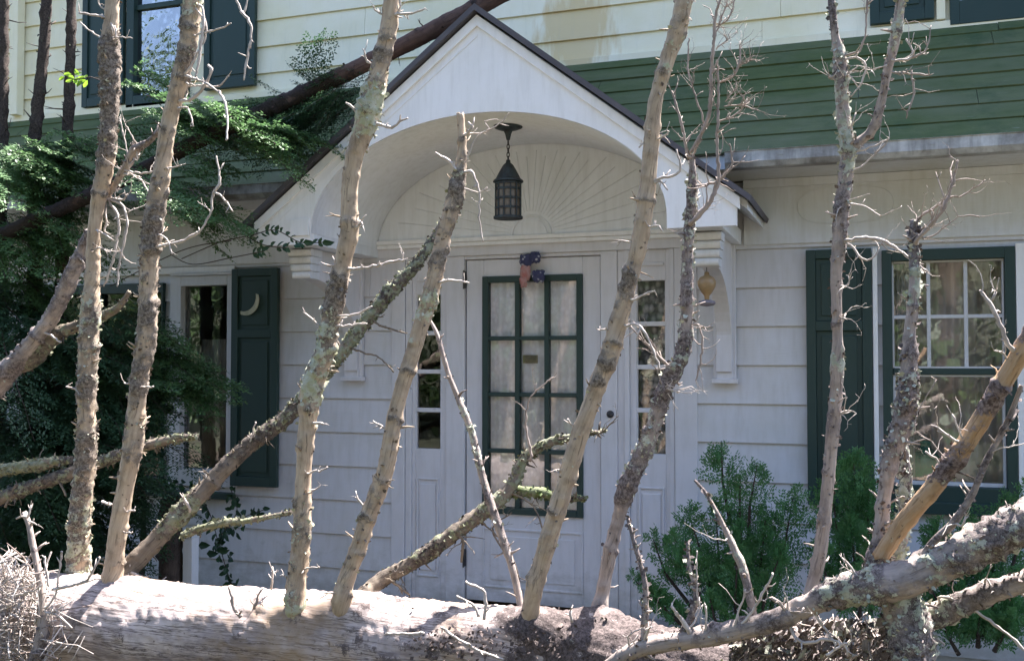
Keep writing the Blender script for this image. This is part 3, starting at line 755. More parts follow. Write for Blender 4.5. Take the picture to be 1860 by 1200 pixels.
def wood(name, parent, pts, m, seed, rough=1.0, stubs=8, flakes=120, seg=16, step=.012, stub_len=.05, cap_noise=.5, raw=False, flake_size=1.0, pulls=()):
    "one limb: pts are (x, y, z, radius, bark, lichen)"
    r_ = random.Random(seed); q = MB(); S = catmull(pts, step); n_ = len(S)
    C = [Vector(s[:3]) for s in S]; nx = (C[1]-C[0]).orthogonal().normalized(); L = 0
    vs = []; gr = []; wd = []; fs = []; frames = []
    LT = sum((C[i+1]-C[i]).length for i in range(n_-1)); nodes = []
    if seg <= 16 and LT > .5:
        q0 = r_.uniform(.06, .16)
        while q0 < LT-.04: nodes.append((q0, r_.uniform(0, 6.28))); q0 += r_.uniform(.12, .26)
    for i, s in enumerate(S):
        t = (C[min(i+1, n_-1)]-C[max(i-1, 0)]).normalized(); nx = (nx-t*nx.dot(t)).normalized(); ny = t.cross(nx)
        if i: L += (C[i]-C[i-1]).length
        bk = max(0, min(1, s[4])); li = max(0, min(1, s[5])); rr = s[3]; near = [(math.exp(-((L-q0)/.011)**2), sk) for q0, sk in nodes if abs(L-q0) < .04]
        rr *= 1+.035*max([0]+[e for e, sk in near])
        frames.append((C[i], t, nx.copy(), ny.copy(), rr, bk, li))
        for k in range(seg):
            a = 2*math.pi*k/seg; d = nx*math.cos(a)+ny*math.sin(a); p = C[i]+d*rr
            lo = noise.noise(p*9+Vector((seed*3.7, 0, 0))); hi = noise.noise(p*42+Vector((0, seed*1.9, 0))); vh = noise.noise(p*95)
            kn = 0
            for e, sk in near: kn = max(kn, e*max(0, .25+math.cos(a-sk)+hi))
            rr_ = .10*kn; b2 = min(1, max(0, bk+.5*min(1, kn)+.62*lo+.42*hi)); l2 = min(1, max(0, li+.45*hi+.3*noise.noise(p*20+Vector((5, 5, seed)))))
            disp = rr*(rr_+(.035 if seg > 90 else .09)*lo+rough*(b2*(.09+.26*hi+.24*vh)+l2*.10*max(0, vh+hi))+.03*hi)
            for b in pulls:
                e = math.exp(-((p-b).length/.105)**2)
                if e > .02: disp += max(0, (b-p).dot(d))*min(1, e*1.25)
            vs.append(p+d*disp); gr.append((a*rr, L, 0)); wd.append((b2, l2*.9, r_.random()))
    for i in range(n_-1):
        for k in range(seg): z = (k+1) % seg; fs.append((i*seg+k, i*seg+z, (i+1)*seg+z, (i+1)*seg+k))
    # ragged ends
    for base, t, cidx in ((0, -(C[1]-C[0]).normalized(), 0), ((n_-1)*seg, (C[-1]-C[-2]).normalized(), n_-1)):
        for k in range(seg): vs[base+k] = vs[base+k]+t*S[cidx][3]*cap_noise*r_.uniform(-.4, 1)
        vs.append(C[cidx]); gr.append((0, 0, 0)); wd.append((0, 0, 0)); ci = len(vs)-1
        for k in range(seg):
            z = (k+1) % seg; fs.append((ci, base+z, base+k) if cidx == 0 else (ci, base+k, base+z))
    q.add(vs, fs, wd, gr)
    # bark and lichen flakes
    for _ in range(int(flakes*L)):
        c, t, n1, n2, rr, bk, li = frames[r_.randrange(n_)]
        if r_.random() > max(bk, li)*1.1: continue
        a = r_.uniform(0, 2*math.pi); d = n1*math.cos(a)+n2*math.sin(a); e = t.cross(d)
        pos = c+d*rr*(1.0+.12*bk); sz = r_.uniform(.004, .014)*flake_size
        ax = (t*r_.uniform(-1, 1)+e*r_.uniform(-1, 1)+d*r_.uniform(.1, 1.1)).normalized(); sd = ax.cross(d)
        if sd.length < .1: continue
        sd = sd.normalized(); nrm = sd.cross(ax)
        isl = r_.random() < li*1.25
        wv = (.9 if not isl else .2, 1.0 if isl else 0, r_.random())
        k = r_.uniform(.35, .7)
        v_ = [pos-d*.003-sd*sz*k*.6, pos-d*.003+sd*sz*k*.6, pos+ax*sz*.6+sd*sz*k+nrm*sz*.2, pos+ax*sz*1.2+sd*sz*r_.uniform(-.3, .3), pos+ax*sz*.7-sd*sz*k]
        q.add(v_, [(0, 1, 2, 3, 4)], wv, [(x.x, x.z, 0) for x in v_])
    # snapped stubs, most of them in whorls
    cand = [max(2, min(n_-3, int(q0/LT*n_)+r_.randint(-1, 1))) for q0, sk in nodes for _ in range(r_.randint(1, 3))]
    for i in cand+[r_.randrange(2, n_-2) for _ in range(stubs//2 if nodes else stubs)]:
        c, t, n1, n2, rr, bk, li = frames[i]
        a = r_.uniform(0, 2*math.pi); d = n1*math.cos(a)+n2*math.sin(a)
        l = stub_len*r_.uniform(.12, 1.0)**1.3; dr = (d+t*r_.uniform(-.1, .9)).normalized(); p0 = c+d*rr*.7
        p1 = p0+dr*(l*.5+rr*.3)+Vector((r_.uniform(-1, 1), r_.uniform(-1, 1), r_.uniform(-1, 1)))*l*.08; p2 = p1+(dr+Vector((r_.uniform(-.4, .4), r_.uniform(-.4, .4), r_.uniform(-.4, .4)))).normalized()*l*.5
        w_ = r_.uniform(.0018, .0042); wv = (r_.choice((0, .1, .2, .6)), .1, 0); q.tube([p0, p1, p2], [w_*1.5, w_, w_*.45], 6, wv)
        if r_.random() < .35:
            e = (p2-p1)+Vector((r_.uniform(-1, 1), r_.uniform(-1, 1), r_.uniform(-1, 1)))*l*.5; q.tube([p1, p1+e*.6, p1+e*1.1], [w_*.8, w_*.6, w_*.3], 5, wv)
    return q.build(name, m, parent, smooth=True)
def twig(parent, pts, Y, m='twig', name='twig', sub=3, seed=0, lich=.1, bush=0):
    "a traced twig: pts are (px, py, width px)"
    r_ = random.Random(seed+int(pts[0][0]*7+pts[0][1])); Y0, Y1 = Y if isinstance(Y, tuple) else (Y, Y)
    ax = AX.get(parent.name); root = None
    if ax:
        best = min(ax, key=lambda c: math.hypot(pix(c)[0]-pts[0][0], pix(c)[1]-pts[0][1]-6))
        if math.hypot(pix(best)[0]-pts[0][0], pix(best)[1]-pts[0][1]) < 75: root = best; Y1 = best[1]+(Y1-Y0)-.03; Y0 = best[1]-.02
    raw = from_px([(a, b_, c*.74, .3, lich) for a, b_, c in pts], Y0, Y1)
    if root: raw = [(root[0], root[1], root[2], raw[0][3]*1.25, .4, lich)]+raw
    S = catmull(raw, .012)
    q = MB(); C = [Vector(s[:3])+Vector((r_.gauss(0, .0014), r_.gauss(0, .0014), r_.gauss(0, .0014))) for s in S]
    rad = [s[3]*r_.uniform(.8, 1.25) for s in S]
    q.tube(C, rad, 7, (.22, lich, 0))
    for _ in range(sub):
        i = r_.randrange(1, len(C)) if len(C) > 1 else 0; t = (C[i]-C[i-1]).normalized()
        d = (t*.6+Vector((r_.uniform(-1, 1), r_.uniform(-1, 1), r_.uniform(-.6, 1)))).normalized(); l = r_.uniform(.008, .04)
        q.tube([C[i], C[i]+d*l*.6, C[i]+d*l+Vector((0, 0, r_.uniform(-.3, .4)*l))], [rad[i]*.6, rad[i]*.45, rad[i]*.25], 5, (.2, lich, 0))
    for _ in range(bush):
        i = r_.randrange(1, len(C)); t = (C[i]-C[i-1]).normalized(); p = C[i].copy(); rr = max(.0012, rad[i]*.5)
        d = (t*.7+Vector((r_.uniform(-1, 1), r_.uniform(-.7, .7), r_.uniform(-.3, .8)))).normalized(); bp = [p.copy()]
        for k in range(5):
            d = (d+Vector((r_.gauss(0, .28), r_.gauss(0, .28), r_.gauss(.04, .25)))).normalized(); p = p+d*r_.uniform(.010, .026); bp.append(p.copy())
            if r_.random() < .5:
                e = (d+Vector((r_.gauss(0, .8), r_.gauss(0, .8), r_.gauss(0, .8)))).normalized(); q.tube([p, p+e*r_.uniform(.006, .022)], [rr*.5, rr*.3], 4, (.3, .1, 0))
        q.tube(bp, [rr*(1-.14*k) for k in range(6)], 5, (.3, lich, 0))
    return q.build(name, M[m], parent, smooth=True)

# ------------------------------------------------------------------ the fallen tree
YL = -2.75
fallen = thing('fallen_tree', P(700, 1200, YL), 'big bare grey fallen log with dead branches standing up along it', 'fallen tree')
LP = [(a, b, c*1.17, d, e) for a, b, c, d, e in [(-200, 1120, 196, 0, 0), (60, 1133, 190, .05, 0), (170, 1140, 188, .05, 0), (300, 1150, 182, .0, 0), (500, 1161, 180, .05, 0), (620, 1169, 180, .1, 0), (760, 1180, 180, .25, .1), (900, 1190, 178, .15, .1), (960, 1195, 172, .5, .2), (1010, 1199, 168, .75, .2), (1130, 1210, 160, .8, .1), (1260, 1226, 155, .8, .2), (1400, 1242, 146, .8, .3), (1600, 1265, 140, .8, .3), (1850, 1295, 120, .8, .3)]]  # right end: dark flaky bark, with shade also put into the bark amount
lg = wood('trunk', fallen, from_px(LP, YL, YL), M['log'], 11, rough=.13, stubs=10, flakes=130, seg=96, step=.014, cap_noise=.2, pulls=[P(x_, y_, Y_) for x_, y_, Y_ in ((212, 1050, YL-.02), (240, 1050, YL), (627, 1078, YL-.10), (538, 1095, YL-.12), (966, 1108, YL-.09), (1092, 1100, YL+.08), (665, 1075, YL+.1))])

AX = {}
def pix(p):
    v = Vector(p[:3])-CAM; z = v.dot(FW); return 930+FPX*v.dot(RT)/z, 600-FPX*v.dot(UP)/z
def up(pts, Y0, Y1, m, seed, name='limb', parent=None, **k):
    w = from_px(pts, Y0, Y1)
    if parent is None and seed in (21, 22, 23, 24, 25, 26, 29, 27, 30):
        zc = P(pts[0][0], 1150+.075*(pts[0][0]-300), YL).z; a = w[0]
        if seed in (29, 30): w = [(*c[:3], c[3]*.86, *c[4:]) for c in w]
        w = [(a[0], YL, zc, a[3]*1.55, 0, 0), ((a[0]+w[1][0])*.5, (YL+a[1])*.5, (zc+w[1][2])*.5, a[3]*1.18, a[4], a[5])]+w[1:]
    o = wood(name, parent or fallen, w, M[m], seed, **k); AX[o.name] = [c[:4] for c in catmull(w, .03)]
    return o
YB = YL+.10
L1 = up([(136, 1085, 62, .6, .6), (140, 1050, 50, .7, .7), (145, 950, 44, .7, .65), (155, 850, 40, .7, .4), (157, 780, 39, .75, .4), (158, 700, 38, .7, .35), (161, 620, 40, .5, .5), (165, 545, 37, .35, .55), (168, 500, 29, .15, .1), (171, 420, 28, 0, .05), (181, 350, 32, .1, 0), (192, 300, 36, .55, .1), (197, 240, 34, .8, .2), (199, 150, 38, .85, .25), (199, 90, 38, .7, .2), (203, 30, 31, .2, .1), (206, -60, 29, .2, .1)], YB, YB-.1, 'limb', 21, stubs=18, flakes=420)
L2 = up([(196, 1080, 52, .1, 0), (206, 1030, 41, 0, 0), (216, 950, 38, 0, 0), (234, 850, 38, .1, .05), (243, 800, 41, .45, .15), (252, 700, 36, .55, .1), (267, 600, 40, .65, .15), (270, 500, 36, .6, .1), (279, 400, 42, .8, .1), (293, 320, 37, .35, .05), (302, 250, 32, .1, 0), (312, 200, 33, .2, 0), (326, 150, 36, .6, .15), (343, 70, 37, .5, .35), (350, 0, 40, .4, .5), (356, -60, 38, .4, .4)], YL-.02, YL-.14, 'limb', 22, stubs=20, flakes=300)
L3 = up([(534, 1130, 52, .3, .4), (538, 1100, 46, .3, .8), (540, 1050, 40, .2, .2), (549, 950, 38, .35, .5), (552, 850, 34, 0, 0), (558, 770, 37, .1, .3), (567, 705, 47, .4, .85), (590, 640, 41, .6, .7), (604, 560, 40, .7, .5), (613, 520, 40, .7, .2), (624, 470, 37, .05, 0), (635, 420, 40, .35, .1), (634, 380, 37, .1, 0), (636, 330, 36, 0, 0), (645, 280, 38, .1, .1), (666, 220, 52, .5, .9), (680, 165, 48, .4, .85), (690, 125, 37, .3, .3), (706, 50, 37, .1, 0), (712, 0, 35, 0, 0), (718, -60, 33, 0, 0)], YL-.13, YL-.22, 'limb', 23, stubs=18, flakes=420)
L4 = up([(612, 1135, 52, 0, 0), (621, 1090, 43, .05, .15), (632, 1045, 37, .1, .2), (648, 1000, 36, .25, .3), (672, 930, 36, .35, .25), (701, 850, 37, .2, .05), (718, 750, 33, .25, .0), (747, 650, 33, .15, .1), (760, 605, 35, .1, .35), (778, 550, 36, .3, .75), (790, 500, 34, .4, .3), (805, 430, 32, .5, .1), (822, 375, 36, .6, .3), (834, 320, 28, .5, .4), (839, 265, 19, .2, .1), (836, 208, 17, 0, 0)], YL-.13, YL-.05, 'limb', 24, stubs=16, flakes=260)
L5 = up([(952, 1140, 52, .2, 0), (965, 1095, 39, .05, 0), (990, 1000, 38, .1, .35), (1005, 950, 38, .1, .2), (1020, 900, 38, .05, .1), (1050, 800, 38, .1, .25), (1085, 700, 36, .1, .1), (1108, 645, 42, .3, .1), (1130, 560, 36, .05, .0), (1143, 510, 35, .5, .2), (1152, 480, 34, .2, .1), (1168, 405, 36, .15, .35), (1180, 300, 34, .05, .05), (1188, 200, 32, .1, .05), (1198, 155, 30, .3, .2), (1216, 100, 34, .15, .45), (1232, 50, 38, .35, .4), (1243, 0, 39, .6, .4), (1255, -60, 36, .6, .4)], YL-.1, YL-.2, 'limb', 25, stubs=20, flakes=200)
L6 = up([(1082, 1130, 44, .1, 0), (1092, 1090, 33, .05, 0), (1108, 1000, 30, .1, 0), (1124, 940, 28, .15, .1), (1136, 895, 36, .8, .3), (1160, 840, 36, .6, .6), (1185, 780, 33, .6, .5), (1210, 700, 33, .7, .4), (1240, 640, 30, .7, .5), (1247, 560, 27, .5, .4), (1248, 480, 22, .4, .4), (1252, 420, 22, .7, .5), (1257, 340, 19, .7, .5), (1257, 285, 12, .5, .4)], YL+.12, YL+.22, 'greylimb', 26, stubs=20, flakes=420)
L7 = up([(1462, 1130, 38, 0, 0), (1474, 1075, 31, .1, 0), (1490, 1000, 29, .1, 0), (1502, 900, 26, .2, 0), (1511, 800, 27, .35, .1), (1520, 700, 26, .3, .2), (1521, 660, 28, .3, .7), (1521, 600, 22, .2, 0), (1519, 500, 25, .4, .1), (1524, 440, 29, .5, .3), (1532, 350, 29, .5, .3), (1540, 280, 31, .4, .8), (1531, 200, 28, .4, .75), (1525, 100, 26, .5, .7), (1517, 65, 17, .5, .3), (1510, 0, 13, .5, .3), (1506, -50, 11, .5, .3)], YL+.1, YL+.1, 'greylimb', 27, stubs=22, flakes=380)
up([(1538, 275, 26, .5, .6), (1565, 255, 20, .6, .3), (1585, 235, 20, .5, .2), (1600, 190, 18, .4, .1), (1612, 130, 18, .4, .2), (1624, 80, 22, .3, .7), (1634, 20, 20, .3, .6), (1640, -50, 18, .3, .4)], YL+.1, YL+.05, 'greylimb', 28, stubs=10, flakes=320)
D1 = up([(205, 1075, 60, 0, 0), (232, 1035, 50, 0, 0), (270, 995, 46, .0, 0), (300, 962, 46, .4, .65), (345, 915, 46, .5, .7), (380, 880, 42, .2, .1), (450, 810, 40, .5, .3), (525, 752, 36, .75, .6), (620, 640, 32, .7, .8), (700, 540, 32, .7, .7), (760, 475, 26, .8, .7), (800, 410, 16, .6, .6)], YL, YL+.85, 'olive', 29, stubs=26, flakes=620)
D2 = up([(640, 1100, 44, .2, .0), (680, 1062, 37, .1, 0), (760, 1015, 36, .6, .5), (850, 950, 37, .4, .5), (900, 912, 38, .5, .7), (930, 880, 30, .6, .6), (955, 830, 26, .7, .7), (1010, 800, 20, .7, .7), (1100, 782, 9, .5, .6)], YL+.15, YL+.65, 'olive', 30, stubs=22, flakes=620)
up([(925, 895, 20, .7, .8), (975, 893, 22, .7, .9), (1020, 905, 16, .7, .8), (1065, 905, 8, .6, .6)], YL+.5, YL+.6, 'mossy', 31, stubs=8, flakes=700)
up([(948, 1110, 15, .2, .1), (930, 1030, 16, .3, .3), (900, 940, 18, .5, .3), (875, 860, 15, .3, .5), (855, 780, 14, .2, .6), (815, 680, 11, .2, .2), (795, 610, 9, .2, .1), (780, 580, 6, .1, .1)], YL+.05, YL+.2, 'greylimb', 32, stubs=14, flakes=160, seg=10)
up([(330, 972, 14, .6, .8), (400, 950, 16, .6, .8), (450, 945, 12, .6, .8), (530, 930, 9, .6, .5)], YL+.25, YL+.4, 'olive', 33, stubs=6, flakes=500, seg=10)
D5 = up([(196, 360, 9, .3, 0), (212, 330, 14, .3, .1), (232, 298, 20, .4, .1), (245, 272, 20, .4, .1), (270, 258, 12, .4, 0), (290, 236, 12, .4, 0)], YB, YL-.05, 'greylimb', 34, stubs=12, flakes=160, seg=10)
# traced twigs
TW = [
 (L1, [(207, 60, 6), (200, 40, 7), (182, 29, 7), (143, 24, 6)], YB-.15), (L1, [(172, 62, 4), (146, 42, 4)], YB-.15), (L1, [(210, 72, 5), (210, 55, 5), (207, 47, 5)], YB-.2),
 (L1, [(190, 18, 5), (180, 8, 4), (182, -20, 4)], YB-.12), (L1, [(205, 68, 4), (240, 70, 3)], YB-.1), (L1, [(120, 702, 4), (140, 707, 5)], YB-.15),
 (L1, [(180, 420, 5), (205, 435, 5)], YB-.1), (L1, [(180, 450, 5), (202, 460, 4)], YB-.1),
 (L2, [(342, 128, 7), (375, 55, 6), (352, 10, 4)], YL-.2), (L2, [(345, 140, 8), (380, 155, 7), (405, 178, 8), (413, 215, 6), (411, 255, 6)], (YL-.15, YL-.25)),
 (L2, [(348, 180, 10), (372, 155, 10), (385, 125, 9), (378, 118, 8)], YL-.1), (L2, [(390, 158, 5), (415, 138, 4)], YL-.1),
 (L2, [(362, 62, 5), (400, 52, 5), (420, 42, 4)], YL-.15), (L2, [(412, -30, 8), (440, 24, 7), (448, 0, 5), (444, -30, 5)], YL-.22), (L2, [(440, 22, 7), (455, 45, 8), (454, 80, 7), (448, 110, 7), (443, 145, 4)], YL-.22),
 (L2, [(365, 10, 6), (370, 40, 7), (362, 100, 8), (356, 140, 6)], YL-.2), (L2, [(312, 305, 5), (330, 300, 4)], YL-.18),
 (L2, [(298, 445, 8), (330, 438, 9), (360, 422, 8)], YL-.18), (L2, [(360, 425, 7), (383, 385, 6), (385, 355, 7), (398, 335, 8), (398, 310, 6), (393, 283, 4)], YL-.18), (L2, [(388, 350, 6), (405, 358, 6), (422, 384, 5)], YL-.18), (L2, [(383, 385, 4), (367, 370, 3)], YL-.18),
 (L2, [(300, 430, 5), (312, 462, 4)], YL-.18), (L2, [(338, 195, 6), (345, 205, 5), (350, 228, 5), (346, 230, 3)], YL-.18),
 (L2, [(185, 910, 6), (200, 917, 6)], YL-.15), (L2, [(236, 927, 5), (246, 927, 5)], YL-.15), (L2, [(230, 966, 4), (240, 966, 4)], YL-.15), (L2, [(225, 695, 4), (238, 697, 5)], YL-.15), (L2, [(268, 702, 4), (278, 702, 4)], YL-.15),
 (D5, [(236, 295, 4), (228, 262, 4), (218, 215, 4)], YL-.05), (D5, [(250, 290, 4), (240, 250, 3), (226, 225, 3)], YL-.05), (D5, [(230, 310, 5), (260, 315, 6), (276, 312, 6)], YL-.05), (D5, [(232, 316, 6), (255, 325, 6), (270, 350, 4)], YL-.05), (D5, [(252, 325, 3), (272, 335, 3)], YL-.05),
 (D5, [(200, 370, 9), (212, 385, 8), (216, 410, 8), (208, 460, 7), (198, 495, 7), (188, 520, 5)], YL-.05), (D5, [(206, 366, 7), (222, 372, 8), (231, 400, 7), (225, 440, 7), (217, 480, 6), (213, 520, 4)], YL-.05), (D5, [(192, 375, 6), (193, 405, 5), (190, 420, 5), (200, 425, 3)], YL-.05), (D5, [(213, 362, 6), (225, 362, 5), (233, 352, 5)], YL-.05),
 (L3, [(722, 26, 8), (745, 25, 7), (772, 17, 5)], YL-.25), (L3, [(690, 25, 5), (680, 18, 5), (678, 10, 3)], YL-.25), (L3, [(725, 22, 7), (727, 5, 6), (724, -20, 6)], YL-.25), (L3, [(712, 232, 9), (725, 220, 7), (740, 216, 5)], YL-.2), (L3, [(642, 198, 8), (628, 186, 5)], YL-.25),
 (L3, [(668, 112, 6), (662, 95, 5), (660, 88, 3)], YL-.25), (L3, [(655, 487, 8), (695, 480, 8), (730, 472, 7), (741, 470, 3)], YL-.2), (L3, [(610, 480, 7), (600, 482, 6), (585, 480, 4)], YL-.2), (L3, [(732, 472, 5), (734, 458, 3)], YL-.2),
 (L3, [(581, 592, 7), (566, 580, 6), (550, 567, 5)], YL-.2), (L3, [(624, 573, 6), (645, 570, 6), (675, 557, 5)], YL-.2), (L3, [(618, 592, 7), (640, 590, 6), (667, 587, 5)], YL-.2), (L3, [(578, 768, 8), (586, 770, 7)], YL-.2),
 (L3, [(570, 855, 6), (580, 855, 6), (595, 848, 4)], YL-.15), (L3, [(568, 892, 5), (582, 880, 3)], YL-.15), (L3, [(523, 1052, 6), (515, 1045, 4), (508, 1045, 3)], YL-.15), (L3, [(566, 1030, 5), (580, 1030, 4)], YL-.15), (L3, [(650, 410, 7), (655, 400, 6), (660, 410, 4)], YL-.2),
 (L4, [(808, 510, 7), (830, 510, 6), (853, 513, 5)], YL-.15), (L4, [(690, 772, 7), (677, 764, 5)], YL-.15), (L4, [(655, 912, 6), (648, 900, 5)], YL-.15), (L4, [(830, 312, 9), (818, 295, 8), (800, 283, 8), (790, 278, 5)], YL-.1), (L4, [(855, 310, 9), (865, 330, 8), (872, 355, 6), (870, 395, 5), (878, 440, 4)], YL-.1), (L4, [(848, 245, 9), (858, 230, 8), (850, 222, 7)], YL-.1), (L4, [(870, 350, 4), (880, 348, 4), (885, 340, 3)], YL-.1), (L4, [(848, 290, 4), (865, 250, 4), (900, 230, 4), (925, 205, 3)], YL+.0), (L4, [(888, 238, 4), (880, 220, 4), (905, 218, 3)], YL),
 (L5, [(1204, 248, 6), (1215, 240, 5), (1212, 236, 4)], YL-.25), (L5, [(1168, 262, 4), (1160, 267, 4)], YL-.25), (L5, [(1198, 325, 9), (1220, 320, 8), (1235, 310, 7), (1234, 292, 7), (1230, 272, 5)], YL-.25), (L5, [(1200, 330, 7), (1212, 345, 5)], YL-.25), (L5, [(1140, 590, 8), (1160, 590, 9), (1180, 620, 6), (1192, 650, 6), (1200, 672, 5)], YL-.15), (L5, [(1150, 545, 7), (1170, 535, 6), (1190, 528, 5)], YL-.15), (L5, [(1100, 598, 6), (1088, 598, 5)], YL-.2), (L5, [(1180, 412, 6), (1196, 410, 6), (1203, 420, 4)], YL-.2), (L5, [(1140, 438, 5), (1122, 440, 4)], YL-.2), (L5, [(1035, 768, 6), (1030, 760, 5)], YL-.15), (L5, [(1016, 853, 4), (1010, 853, 4)], YL-.15),
 (L6, [(1250, 285, 9), (1245, 262, 8), (1238, 225, 8), (1226, 182, 7), (1220, 166, 5)], YL+.2, 'greylimb'), (L6, [(1252, 280, 8), (1270, 250, 10), (1288, 205, 11), (1293, 120, 10), (1298, 60, 9), (1302, 20, 8), (1318, -20, 6)], (YL+.2, YL+.15), 'greylimb'), (L6, [(1278, 230, 6), (1265, 180, 5), (1250, 130, 5), (1252, 70, 4)], YL+.2, 'greylimb'),
 (L6, [(1255, 405, 16), (1280, 380, 15), (1300, 345, 13), (1305, 315, 10), (1303, 250, 8), (1305, 160, 7), (1303, 110, 5)], YL+.2, 'greylimb'), (L6, [(1302, 330, 8), (1322, 312, 7), (1330, 295, 6), (1325, 262, 4)], YL+.2, 'greylimb'),
 (L6, [(1296, 50, 5), (1318, 40, 5), (1330, 20, 4), (1336, -15, 4)], YL+.18, 'greylimb'), (L6, [(1300, 90, 4), (1320, 72, 3)], YL+.18, 'greylimb'), (L6, [(1295, 75, 5), (1312, 30, 4), (1325, -10, 4)], YL+.18, 'greylimb'), (L6, [(1304, 150, 6), (1330, 140, 6), (1342, 120, 8), (1345, 85, 4)], YL+.2, 'greylimb'), (L6, [(1342, 120, 5), (1362, 112, 3)], YL+.2, 'greylimb'),
 (L6, [(1305, 220, 7), (1325, 215, 6), (1345, 200, 5), (1358, 180, 4)], YL+.2, 'greylimb'), (L6, [(1315, 192, 4), (1350, 192, 4), (1378, 202, 3)], YL+.2, 'greylimb'), (L6, [(1318, 185, 4), (1330, 168, 3)], YL+.2, 'greylimb'), (L6, [(1268, 590, 6), (1275, 620, 6), (1272, 660, 5), (1264, 692, 4)], YL+.1, 'greylimb'), (L6, [(1205, 703, 7), (1235, 712, 5)], YL+.1),
 (L6, [(1215, 665, 9), (1190, 640, 8), (1160, 610, 6), (1145, 592, 5)], YL, 'greylimb'), (L6, [(1262, 400, 4), (1290, 360, 3), (1302, 330, 3)], YL+.1, 'greylimb'),
 (L7, [(1542, 370, 6), (1570, 375, 5), (1600, 393, 5)], YL+.05), (L7, [(1540, 435, 10), (1580, 432, 10), (1610, 440, 10), (1640, 460, 8), (1685, 494, 4)], YL+.05), (L7, [(1545, 445, 6), (1565, 470, 6), (1585, 470, 5), (1600, 445, 3)], YL+.05), (L7, [(1545, 98, 7), (1562, 92, 7), (1572, 60, 5), (1574, 0, 6), (1570, -20, 5)], YL+.1, 'greylimb'), (L7, [(1548, 105, 7), (1568, 112, 6), (1572, 135, 6), (1555, 165, 5), (1545, 175, 4)], YL+.05), (L7, [(1540, 135, 5), (1558, 158, 4)], YL+.05), (L7, [(1555, 308, 5), (1580, 290, 5), (1612, 258, 5)], YL+.05), (L7, [(1573, 270, 6), (1595, 262, 5), (1615, 252, 4)], YL+.05), (L7, [(1545, 230, 6), (1555, 205, 4)], YL+.05),
 (L7, [(1505, 142, 6), (1515, 138, 8)], YL), (L7, [(1620, 110, 6), (1650, 108, 8), (1660, 95, 6), (1645, 70, 5)], YL+.02), (L7, [(1655, 105, 7), (1680, 92, 6), (1690, 65, 4), (1692, 45, 3)], YL+.02, 'greylimb'), (L7, [(1622, 132, 6), (1660, 135, 6), (1688, 138, 5)], YL+.02, 'greylimb'), (L7, [(1655, 130, 5), (1660, 170, 6), (1645, 215, 4)], YL+.02, 'greylimb'), (L7, [(1612, 118, 5), (1582, 127, 4)], YL+.02), (L7, [(1535, 520, 6), (1542, 515, 5), (1540, 500, 3)], YL+.05), (L7, [(1540, 745, 5), (1555, 750, 3)], YL+.05), (L7, [(1535, 570, 5), (1530, 585, 5)], YL+.05),
 (D1, [(660, 640, 6), (690, 650, 5), (715, 675, 5)], YL+.6, 'mossy'), (D1, [(690, 590, 6), (720, 600, 6), (740, 605, 4)], YL+.6, 'mossy'), (D1, [(345, 925, 9), (335, 905, 7)], YL), (D1, [(455, 800, 4), (465, 765, 4)], YL+.2), (D1, [(240, 1040, 9), (262, 1052, 8)], YL-.15), (D1, [(375, 870, 4), (370, 855, 3)], YL+.2),
 (D2, [(905, 975, 5), (925, 1000, 5), (940, 1040, 5), (942, 1065, 4)], YL+.3, 'mossy'), (D2, [(915, 1000, 5), (895, 960, 4), (930, 930, 3)], YL+.4, 'mossy'), (D2, [(965, 915, 5), (985, 960, 5), (978, 990, 5)], YL+.4, 'mossy'), (D2, [(965, 830, 8), (955, 770, 6), (965, 720, 5), (1005, 685, 4)], YL+.6, 'greylimb'), (D2, [(1085, 790, 5), (1115, 765, 4)], YL+.6, 'mossy'), (D2, [(840, 980, 9), (838, 1020, 7)], YL+.3, 'mossy'), (D2, [(720, 1060, 9), (745, 1080, 6)], YL+.2, 'mossy'),
 (lg, [(440, 1120, 16), (425, 1105, 12), (422, 1085, 12), (415, 1065, 7)], YL-.2, 'greylimb'), (lg, [(462, 1105, 8), (470, 1080, 7), (476, 1068, 5)], YL-.15, 'greylimb'), (lg, [(493, 1070, 6), (494, 1045, 7), (494, 1028, 5)], YL-.05), (lg, [(490, 1038, 4), (502, 1038, 4)], YL-.05),
 (lg, [(880, 1125, 12), (882, 1090, 10), (876, 1070, 8), (845, 1056, 7)], YL-.2), (lg, [(870, 1120, 10), (862, 1100, 8), (830, 1082, 6)], YL-.2), (lg, [(800, 1138, 8), (840, 1165, 9), (880, 1185, 8), (915, 1196, 7)], YL-.26), (lg, [(700, 1150, 7), (770, 1150, 9)], YL-.24), (lg, [(1040, 1130, 9), (1036, 1108, 8)], YL-.1),
]
for k, t in enumerate(TW):
    twig(t[0], t[1], t[2], t[3] if len(t) > 3 else 'twig', seed=k, lich=.12, sub=4, bush=(9 if t[0] is L6 else (3 if t[0] in (L7, D2, D5) else 0)))
